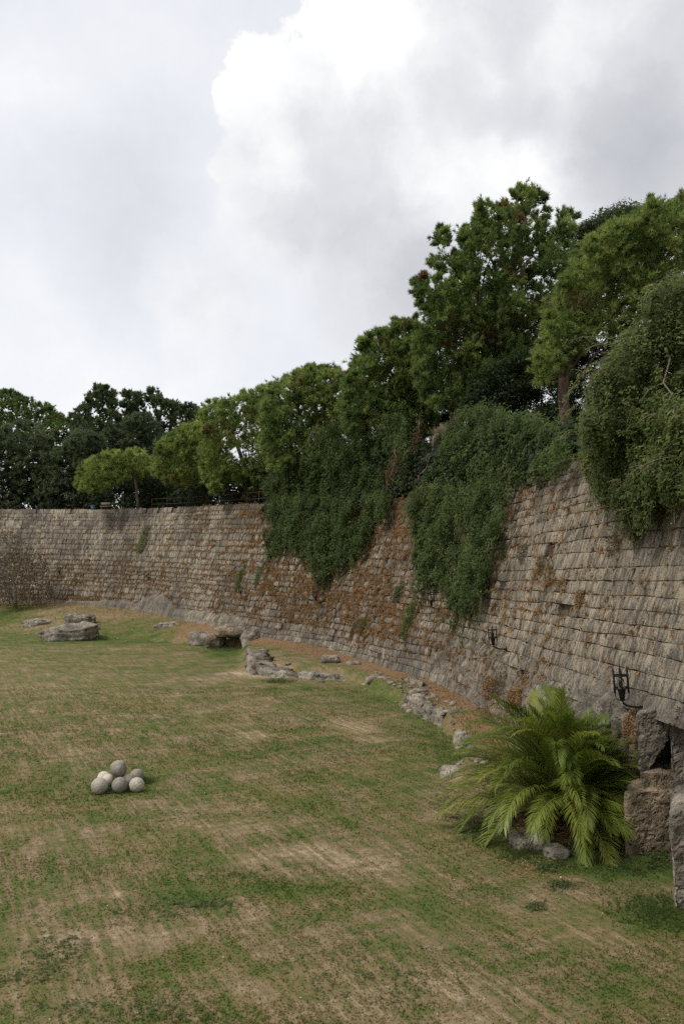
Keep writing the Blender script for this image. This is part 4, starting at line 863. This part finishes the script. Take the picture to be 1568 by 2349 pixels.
# broken stones strewn along the ledges
V0_, f_ = ICO[3]; V1_, f1_ = ico(2); parts, tn = [], []
for px0, py0, px1, py1, n_ in ((570, 1545, 800, 1560, 26), (800, 1560, 870, 1580, 14), (850, 1565, 960, 1640, 30), (940, 1600, 1060, 1670, 30), (1030, 1670, 1110, 1790, 24), (1120, 1850, 1260, 1950, 30), (300, 1425, 480, 1450, 24), (90, 1430, 300, 1470, 14)):
    for k in range(n_):
        u = R.random(); gx, gy = lawn_at(px0+(px1-px0)*u+R.normal()*9, py0+(py1-py0)*u+R.normal()*5); sz = R.uniform(.04, .15)*(1 if R.random() > .15 else 1.8); v = V1_*sz*R.uniform(.5, 1.5, 3)*np.array([1, 1, .6]); v = v*(1+(fbm(V1_*1.9+k*3.3, 2, 5)-.5)*.9)[:, None]
        parts.append((v+np.array([gx, gy, float(gz(gx, gy)[0])+sz*.12]), f1_)); tn.append(np.full(len(v), R.uniform(.3, .9)))
V, f = join(parts); tag(link('rubble', mesh_np('rubble', V, f, {'tone': np.concatenate(tn)}), M['rock']), 'broken grey stones strewn along the rock ledges', 'rubble', kind='stuff')
# rock faces at the right edge, under the wall
GR = 'cut rock faces at the right edge'
def cut_rock(label, poly, d, depth, mat, seed, amp=.10):
    """an angular block: its front outline at distance d, cut back `depth` metres, then weathered"""
    import bmesh
    pts = [at(x, y, d) for x, y in poly]; bm = bmesh.new(); a = [bm.verts.new(p) for p in pts]; b = [bm.verts.new(p+np.array([.40*depth, depth, 0])) for p in pts]; m_ = len(pts)
    bm.faces.new(a); bm.faces.new(b[::-1])
    for k in range(m_): bm.faces.new((a[k], b[k], b[(k+1) % m_], a[(k+1) % m_]))
    bmesh.ops.recalc_face_normals(bm, faces=bm.faces[:]); me = bpy.data.meshes.new('tmp'); bm.to_mesh(me); bm.free()
    o = bpy.data.objects.new('tmp', me); col.objects.link(o); md = o.modifiers.new('r', 'REMESH'); md.mode = 'VOXEL'; md.voxel_size = .042
    ev = o.evaluated_get(bpy.context.evaluated_depsgraph_get()); m2 = bpy.data.meshes.new_from_object(ev)
    V = np.empty(len(m2.vertices)*3, np.float32); m2.vertices.foreach_get('co', V); V = V.reshape(-1, 3).astype(float); nr = np.empty(len(V)*3, np.float32); m2.vertices.foreach_get('normal', nr); nr = nr.reshape(-1, 3)
    for q in range(3):
        pass
    disp = (fbm(V*1.3+seed, 4, seed)-.5)*amp*2.2+(fbm(V*6+seed, 3, seed+1)-.5)*amp*.8-np.clip(.44-fbm(V*11+seed, 2, seed+2), 0, 1)*amp*2.2
    V = V+nr*disp[:, None]; c0 = np.array([V[:, 0].mean(), V[:, 1].mean(), V[:, 2].min()]); m2.vertices.foreach_set('co', (V-c0).astype(np.float32).ravel())
    m2.name = 'rock'; t_ = m2.attributes.new('tone', 'FLOAT', 'POINT'); t_.data.foreach_set('value', np.full(len(V), .55, np.float32)); m2.update()
    bpy.data.objects.remove(o); bpy.data.meshes.remove(me); m2.materials.clear(); o = link('rock', m2, M[mat], loc=c0); tag(o, label, 'rock', GR)
cut_rock('tall brown pitted rock face standing in the grass right of the palm', [(1434, 1824), (1490, 1812), (1560, 1822), (1640, 1830), (1640, 1985), (1430, 1985)], 19.1, 2.2, 'rock_warm', 31)
cut_rock('square stone block wedged below the triangular niche', [(1464, 1774), (1505, 1771), (1546, 1776), (1560, 1834), (1482, 1830)], 19.4, 1.6, 'rock_warm', 32, .07)
cut_rock('leaning grey slab on the left of the triangular niche', [(1456, 1640), (1500, 1628), (1536, 1640), (1531, 1698), (1490, 1770), (1464, 1772)], 19.6, 1.6, 'rock', 33, .09)
cut_rock('grey upright slab on the right of the triangular niche', [(1533, 1650), (1560, 1634), (1640, 1630), (1640, 1860), (1556, 1842), (1537, 1765)], 19.3, 1.8, 'rock', 34, .09)
cut_rock('pale grey pitted slab nearest the viewer at the right edge', [(1538, 1876), (1556, 1860), (1600, 1856), (1720, 1866), (1720, 2125), (1560, 2125), (1544, 2080)], 16.0, 1.8, 'rock', 35, .08)
rock('rock', 'rough eroded rock bulge behind the right fronds of the palm', (7.45, 22.3, 1.35), (.75, 1.1, 1.85), boxy=.45, rough=.3, seed=37, mat='rock', group=GR, freq=2.4)
rock('rock', 'dark earthy rock at the back of the triangular niche', (8.0, 21.6, 1.9), (.9, .7, 1.3), boxy=.4, rough=.15, seed=38, mat='rock_warm', group=GR, freq=2.4)
rock('rock', 'rough masonry stump seen through the fork of the tall pine', at(1020, 1010, 74)+np.array([0, 0, 0]), (1.25, .9, 2.2), boxy=.5, rough=.4, seed=40, mat='rock_warm', cat='ruin')

# ------------------------------------------------------------------ stone balls
V0, f0 = ICO[5]
def ball(label, px, py, d, diam, tone, seed, dent=.02):
    c = at(px, py, d); r = diam/2
    V = V0*r*(1+(fbm(V0*1.7+seed*3.1, 4, seed)-.5)*dent*4+(fbm(V0*7+seed, 3, seed+3)-.5)*.03-np.clip(.36-fbm(V0*5+seed, 2, seed+8), 0, 1)*.25)[:, None]
    o = link('stone_ball', mesh_np('stone_ball', V, f0, {'tone': np.full(len(V), tone)}, True), M['ball'], loc=c); return tag(o, label, 'stone ball', 'stone cannonballs piled on the lawn')
ball('largest brown grey stone ball resting on top of the pile', 272, 1764, 25.05, .495, .1, 1, .035)
ball('beige stone ball at the front left of the pile', 228.5, 1803, 24.45, .475, .55, 2)
ball('blue grey stone ball at the front middle, with grass before it', 275, 1801, 24.55, .455, .02, 3)
ball('pale cream stone ball at the front right of the pile', 314, 1800.5, 24.65, .44, .8, 4)
ball('grey stone ball at the back right, half hidden by the front right one', 314.5, 1780, 25.6, .42, .35, 5)
ball('pale stone ball at the back left of the pile', 239, 1784.5, 25.7, .40, .95, 6)
ball('yellowish stone ball just under the top ball on its left', 249, 1789, 25.12, .36, 1.0, 7)
ball('small beige stone ball under the top ball on its right', 291.5, 1790, 25.08, .36, .75, 8)

# ------------------------------------------------------------------ iron torch lanterns
def lantern_parts(t):
    """built with its foot on the wall at the origin, -X pointing away from the wall, Z up"""
    def add(name, V, f, mat='iron', smooth=True): o = link(name, mesh_np(name, V, f, smooth=smooth), M[mat], t); return o
    cx, zb = -.46, .17
    arm = np.array([(.06, 0, 0), (-.10, 0, .005), (-.25, 0, .03), (-.37, 0, .075), (-.44, 0, .13), (cx, 0, .20), (cx, 0, .24)]); add('bracket_arm', *tube(arm, .024, 8))
    add('wall_plate', *tube([(.05, 0, -.09), (.05, 0, .09)], .035, 8))
    V, f = tube([(cx, 0, .20), (cx, 0, .30), (cx, 0, .46), (cx, 0, .49)], [.055, .065, .095, .10], 14); add('socket', V, f)
    V, f = tube([(cx, 0, .49), (cx, 0, .53), (cx, 0, .63), (cx, 0, .71), (cx, 0, .74)], [.06, .075, .08, .06, .02], 14); add('glass_bulb', V, f, 'glass')
    for zz in (.50, .80):
        a = np.linspace(0, 2*np.pi, 25); P_ = np.stack([cx+.175*np.cos(a), .175*np.sin(a), np.full(25, zz)], -1); add('ring', *tube(P_, .019, 6, cap=False))
    for k in range(6):
        a = k*math.pi/3+.26; x, y = cx+.18*math.cos(a), .18*math.sin(a)
        add('bar', *tube([(x, y, .38), (x, y, .6), (x, y, .93), (x, y, .97)], [.017, .017, .017, .006], 6))
        hp = [(cx+.18*math.cos(a)*q, .18*math.sin(a)*q, zz) for q, zz in ((1, .38), (1.0, .32), (.9, .25), (.6, .215), (.3, .21))]; add('hoop', *tube(hp, .006, 5))
        add('strut', *tube([(cx+.17*math.cos(a), .17*math.sin(a), .50), (cx+.08*math.cos(a), .08*math.sin(a), .50)], .012, 5))
    add('spike', *tube([(cx, .0, .80), (cx, 0, .93), (cx, 0, 1.17)], [.010, .012, .003], 6)); add('spike_bar', *tube([(cx-.17, 0, .80), (cx+.17, 0, .80)], .011, 5))
first = None
for lab, px, py, sc_ in (
    ('black iron torch lantern, the largest, on the near wall right above the palm', 1477, 1625, 1.0),
    ('black iron torch lantern alone on the bare near wall, left of the palm top', 1161, 1491, .98),
    ('black iron torch lantern at the bottom rim of the large ivy curtain', 1010, 1397, .98),
    ('black iron torch lantern below the drooping tongue of the far ivy', 738, 1383, .98),
    ('small black iron lantern under the green strip of plants on the far wall', 566, 1369, .98),
    ('tiny black iron lantern above the pale cut rock footing', 353, 1334, .98),
    ('tiny black iron lantern nearest the bare thicket at the left', 143, 1318, .98)):
    s, z = wall_at(px, py); b = S(s, z, .05); nn = wall_n(np.array([s]))[0]
    if first is None:
        t = first = thing('wall_lantern', lab, 'lantern', b, 'iron lanterns along the wall'); lantern_parts(t)
    else:
        t = first.copy(); col.objects.link(t); t['label'] = lab; t.location = tuple(b)
        for ch in first.children: c = ch.copy(); col.objects.link(c); c.parent = t
    t.rotation_euler = (0, rad(-5), math.atan2(nn[1], nn[0])); t.scale = (sc_,)*3

# ------------------------------------------------------------------ palm
pb = np.array([5.55, 21.1, .22]); palm = thing('palm', 'bushy trunkless date palm with long arching green fronds before the wall', 'palm', pb)
PR = np.random.default_rng(23); nf = 150
for k in range(nf):
    u = (k+.5)/nf; el = rad(84-70*u**.95+PR.normal()*9); az = k*2.39996+PR.normal()*.2
    L = PR.uniform(2.7, 3.5)*(.80+.20*min(1, u/.35)); hd = np.array([math.cos(az), math.sin(az), 0])
    if hd[0] > .2: L *= .66; el = max(el, rad(28))
    if hd[1] > .35: el = max(el, rad(20))
    base = pb+np.array([PR.normal()*.22, PR.normal()*.18, .20+.55*(1-u)+PR.uniform(0, .2)])
    m_ = 26; q = np.linspace(0, 1, m_); droop = PR.uniform(.7, 1.3)*(1.05-.35*(el > 1.2))
    e = el-droop*q**1.7*1.25; e = np.maximum(e, rad(-72)); dl = L/(m_-1); side = nrm(np.cross(hd, [0, 0, 1.])); twist = PR.normal()*.25
    dirs = np.cos(e)[:, None]*hd+np.sin(e)[:, None]*np.array([0, 0, 1.])+side*(twist*q**2*.6)[:, None]; dirs = nrm(dirs)
    path = base+np.r_[np.zeros((1, 3)), np.cumsum(dirs[:-1]*dl, 0)]
    path[:, 2] = np.maximum(path[:, 2], .08+.04*PR.random())
    mx = 6.35+.30*np.maximum(path[:, 2]-.1, 0)-.05; path[:, 0] = np.where(path[:, 1] > 18.6, np.minimum(path[:, 0], mx+.55), path[:, 0])
    V1, f1 = tube(path, np.linspace(.028, .006, m_), 5)
    nl = 92; ql = np.repeat(np.linspace(.14, .995, nl), 2)+PR.normal(size=nl*2)*.003; sgn = np.tile([1, -1], nl); n2 = nl*2
    c = np.stack([np.interp(ql, q, path[:, j]) for j in range(3)], 1); tg = nrm(np.stack([np.interp(ql, q, dirs[:, j]) for j in range(3)], 1))
    sd_ = nrm(np.cross(tg, np.array([0, 0, 1.])+hd*.01)); upv = np.cross(sd_, tg)
    roll = PR.normal()*.35; ang = rad(52)-rad(30)*ql; lift = PR.uniform(.15, .5)
    lat = sd_*sgn[:, None]*math.cos(roll)+upv*(math.sin(roll)*sgn)[:, None]
    ld = nrm(tg*np.cos(ang)[:, None]+lat*np.sin(ang)[:, None]+upv*lift+PR.normal(size=(n2, 3))*.07)
    ll = (.62*np.sin(np.pi*np.clip(.12+.80*ql, 0, 1))**.7)*PR.uniform(.85, 1.1, n2)
    wv = nrm(np.cross(ld, upv))*.0095; mid = c+ld*(ll*.5)[:, None]; tip = c+ld*ll[:, None]+np.array([0, 0, -1.])*(ll*.20)[:, None]
    V2 = np.stack([c-wv*.6, c+wv*.6, mid-wv, mid+wv, tip], 1).reshape(-1, 3); i5 = np.arange(n2)[:, None]*5
    f2 = [np.concatenate([i5, i5+1, i5+3, i5+2], 1), np.concatenate([i5+2, i5+3, i5+4], 1)]
    V, f = join([(V1, f1), (V2, f2)])
    tb = np.clip(.42+.28*u+PR.normal()*.12, 0, 1); tint = np.r_[np.full(len(V1), min(1, tb+.3)), np.clip(np.repeat(tb+.12*ql+PR.normal(size=n2)*.07, 5), 0, 1)]
    child('frond', V, f, M['palm'], palm, {'tint': tint, 'dead': np.full(len(V), .0 if PR.random() > .05 else .35)})
parts = []
for k in range(60):
    az = R.uniform(0, 6.28); a = pb+np.array([R.normal()*.3, R.normal()*.25, R.uniform(-.05, .3)]); parts.append(tube(bend(a, a+np.array([math.cos(az)*.35, math.sin(az)*.35, R.uniform(.0, .35)]), 0, .02, 4), np.linspace(.05, .015, 4), 5))
V, f = join(parts); child('frond_stub', V, f, M['bark'], palm, kind='stuff')
C = pb+np.array([0, -.1, 0])+R.normal(size=(900, 3))*np.array([.6, .55, .09]); V, f, a_ = needles(C, nrm(rdir(900)*np.array([1, 1, .35])), np.full(900, .3), 3, .012, .5, {'tint': R.uniform(0, .5, 900), 'dead': np.full(900, .3)})
child('dry_litter', V, f, M['drygrass'], palm, a_, kind='stuff')

# ------------------------------------------------------------------ grass, weeds, flecks
def scatter(n, dmin, dmax):
    d = dmin*(dmax/dmin)**R.random(n); px = R.uniform(-60, 1640, n); x = (px-CX)*d/F; return x, d
x, y = scatter(125000, 11, 46); h, tt_, dW, dE = bank(x, y); ok = tt_ < .98; x, y, h, dE = x[ok], y[ok], h[ok], dE[ok]
dr = dryness(x, y)+(fb2(x, y, .75, 3, 61)-.5)*.8; ok = R.random(len(x)) < np.clip(.75-dr*1.6, .10, 1); x, y, h, dr = x[ok], y[ok], h[ok], dr[ok]
k = 3; C = np.stack([x, y, h-.005], -1); L = R.uniform(.03, .075, len(x))*np.clip(1-dr*1.2, .5, 1.6)*np.clip(y/22, .8, 1.6)
V, f, a_ = needles(C, nrm(np.array([0, 0, .75])+rdir(len(C))*.45), L, k, .012, .8, {'tint': R.random(len(C)), 'dry': dryness(x, y), 'litter': litterness(x, y)})
tag(link('grass', mesh_np('grass', V, f, a_), M['blade']), 'short worn grass blades on the moat lawn', 'grass', kind='stuff')
# longer tufts around the balls, rocks and the bank
cl = [(lawn_at(px, py), r, n_, hh) for px, py, r, n_, hh in ((265, 1806, .55, 260, .16), (295, 1805, .4, 160, .16), (330, 1795, .35, 140, .18), (235, 1800, .5, 120, .10), (270, 1812, .5, 120, .12), (1420, 1985, .9, 400, .10), (1500, 2095, .8, 500, .12), (1300, 1950, .8, 300, .09), (1190, 1965, .5, 220, .12), (520, 1490, 2.0, 500, .22), (640, 1566, .8, 150, .3), (1130, 1930, .6, 200, .1))]
C, L = [], []
for (x0, y0), r, n_, hh in cl:
    p_ = np.stack([x0+R.normal(size=n_)*r*.5, y0+R.normal(size=n_)*r*.5], -1); C.append(np.column_stack([p_, gz(p_[:, 0], p_[:, 1])-.01])); L.append(np.full(n_, hh)*R.uniform(.6, 1.2, n_))
C = np.concatenate(C); L = np.concatenate(L)
V, f, a_ = needles(C, nrm(np.array([0, 0, 1.])+rdir(len(C))*.3), L, 6, .007, .5, {'tint': R.uniform(.3, .9, len(C)), 'dead': (R.random(len(C)) < .06)*.6})
tag(link('long_grass', mesh_np('long_grass', V, f, a_), M['weed']), 'longer green grass around the stone balls and rocks', 'grass', kind='stuff')
# dry grass on the banks
x = R.uniform(-46, 6, 60000); y = R.uniform(24, 104, 60000); h, tt_, dW, dE = bank(x, y); lt = litterness(x, y)
ok = (tt_ > .03) & (tt_ < .99) & (R.random(len(x)) < np.clip(lt*.7+.08*(y > 66), 0, 1)*np.clip(y/60, .35, 1)); x, y, h = x[ok], y[ok], h[ok]
V, f, a_ = needles(np.stack([x, y, h-.01], -1), nrm(np.array([0, 0, .7])+rdir(len(x))*.7), R.uniform(.08, .3, len(x))*np.clip(y/70, .45, 1.2), 5, .011, .8, {'tint': np.clip(R.normal(.55, .22, len(x)), 0, 1), 'dead': np.zeros(len(x))})
tag(link('bank_grass', mesh_np('bank_grass', V, f, a_), M['drygrass']), 'tawny dry grass and needle litter on the bank below the wall', 'grass', kind='stuff')
# low leafy weeds
C = []
for px, py, rx, ry, n_ in ((1040, 1725, 50, 26, 260), (1020, 1850, 22, 40, 160), (1110, 1905, 60, 18, 300), (1285, 2036, 30, 10, 140), (1255, 1995, 34, 10, 160), (1430, 1960, 60, 12, 260), (1505, 1972, 30, 22, 420), (1230, 2085, 20, 8, 60), (470, 2080, 70, 12, 130), (140, 2170, 60, 40, 150), (60, 2240, 90, 60, 150), (380, 2090, 60, 30, 90), (1060, 1668, 60, 14, 110), (980, 1640, 30, 14, 80), (350, 1433, 90, 12, 150), (620, 1560, 16, 8, 60), (860, 1545, 14, 8, 60), (940, 1536, 10, 8, 40), (1110, 1690, 12, 10, 50), (700, 1510, 40, 8, 90), (540, 2010, 120, 20, 120), (250, 2330, 200, 30, 160), (900, 2240, 250, 60, 160)):
    gx, gy = lawn_at(px+R.normal(size=n_)*rx*.6, py+R.normal(size=n_)*ry*.6); C.append(np.column_stack([gx, gy, gz(gx, gy)+R.uniform(.0, .10, n_)*(.5+.5*(n_ > 200))]))
C = np.concatenate(C); C = C[R.random(len(C)) < .7]; C = np.repeat(C, 5, 0)+R.normal(size=(len(C)*5, 3))*np.array([.05, .05, .015])
V, f, tt = leaves(C, nrm(rdir(len(C))*.6+np.array([0, 0, .8])), R.uniform(.03, .075, len(C)), .65, R.uniform(.1, .95, len(C)))
tag(link('weeds', mesh_np('weeds', V, f, {'tint': tt, 'dead': np.repeat((R.random(len(C)) < .04)*.8, 3)}), M['weed']), 'low leafy weeds in the lawn and along the ledge', 'weeds', kind='stuff')
# pale flecks: pebbles and fallen leaves
x, y = scatter(520, 12.2, 60); h, tt_, dW, dE = bank(x, y); v0, fi = ICO[3]; v0 = ico(1)[0]; fi = ico(1)[1]; parts, tn = [], []
for a, b, c in zip(x, y, h):
    s_ = R.uniform(.005, .014)*(1 if R.random() > .03 else 2.0); parts.append((v0*s_*R.uniform(.6, 1.4, 3)+np.array([a, b, c+s_*.3+.012]), fi)); tn.append(np.full(len(v0), R.random()))
V, f = join(parts); tag(link('pebbles', mesh_np('pebbles', V, f, {'tint': np.concatenate(tn)}), M['pebble']), 'pale pebbles and fallen leaf flecks scattered on the lawn', 'pebbles', kind='stuff')
gx, gy = lawn_at(1210+R.normal(size=700)*45, 1990+R.normal(size=700)*22); C = np.column_stack([gx, gy, gz(gx, gy)+.015]); V, f, tt = leaves(C, nrm(rdir(700)*.35+np.array([0, 0, 1])), R.uniform(.03, .07, 700), .6, R.uniform(.1, .75, 700))
tag(link('fallen_leaves', mesh_np('fallen_leaves', V, f, {'tint': tt, 'dead': np.zeros(len(tt))}), M['drygrass']), 'brown fallen leaves in the grass before the palm', 'leaves', kind='stuff')

# ------------------------------------------------------------------ railing and small things on the far wall top
sA, sB = wall_at(330, 1166)[0], wall_at(632, 1162)[0]; rl = thing('railing', 'thin rusty railing along the far top of the wall under the trees', 'railing', S(sA, ztop(sA)))
ps = np.linspace(sB, sA, 11); nn = wall_n(ps); tp = S(ps, ztop(ps)); tp[:, :2] += nn*1.1; tp[:, 2] -= .1
for p_ in tp: child('post', *tube([p_, p_+np.array([0, 0, 1.25])], .035, 6), M['rust'], rl)
for hh in (.62, 1.22): child('rail', *tube(tp+np.array([0, 0, hh]), .028, 6), M['rust'], rl)
def boxv(c, h): 
    V = np.array([(x, y, z) for x in (-1, 1) for y in (-1, 1) for z in (-1, 1)], float)*np.array(h)+np.array(c)
    return V, [np.array([(0, 1, 3, 2), (4, 6, 7, 5), (0, 4, 5, 1), (2, 3, 7, 6), (0, 2, 6, 4), (1, 5, 7, 3)])]
s = wall_at(225, 1168)[0]; b = S(s, ztop(s)); nn = wall_n(np.array([s]))[0]; b = b+np.array([nn[0]*1.6, nn[1]*1.6, -.1])
t = thing('timber_bench', 'low grey timber bench on the far wall top under the trees', 'bench', b)
child('seat', *boxv(b+np.array([0, 0, .50]), (1.0, .25, .05)), M['timber'], t); child('backrest', *boxv(b+np.array([0, .28, .85]), (1.0, .03, .16)), M['timber'], t)
for q in (-.8, .8): child('leg', *boxv(b+np.array([q, 0, .22]), (.06, .2, .22)), M['timber'], t)
b2 = b+np.array([-1.9, .2, 0]); t = thing('litter_bin', 'small blue bin beside the bench on the far wall top', 'bin', b2)
child('body', *tube([b2, b2+np.array([0, 0, .6])], [.26, .30], 12), M['blue'], t, smooth=False); child('rim', *tube([b2+np.array([0, 0, .6]), b2+np.array([0, 0, .66])], .33, 12), M['timber'], t)
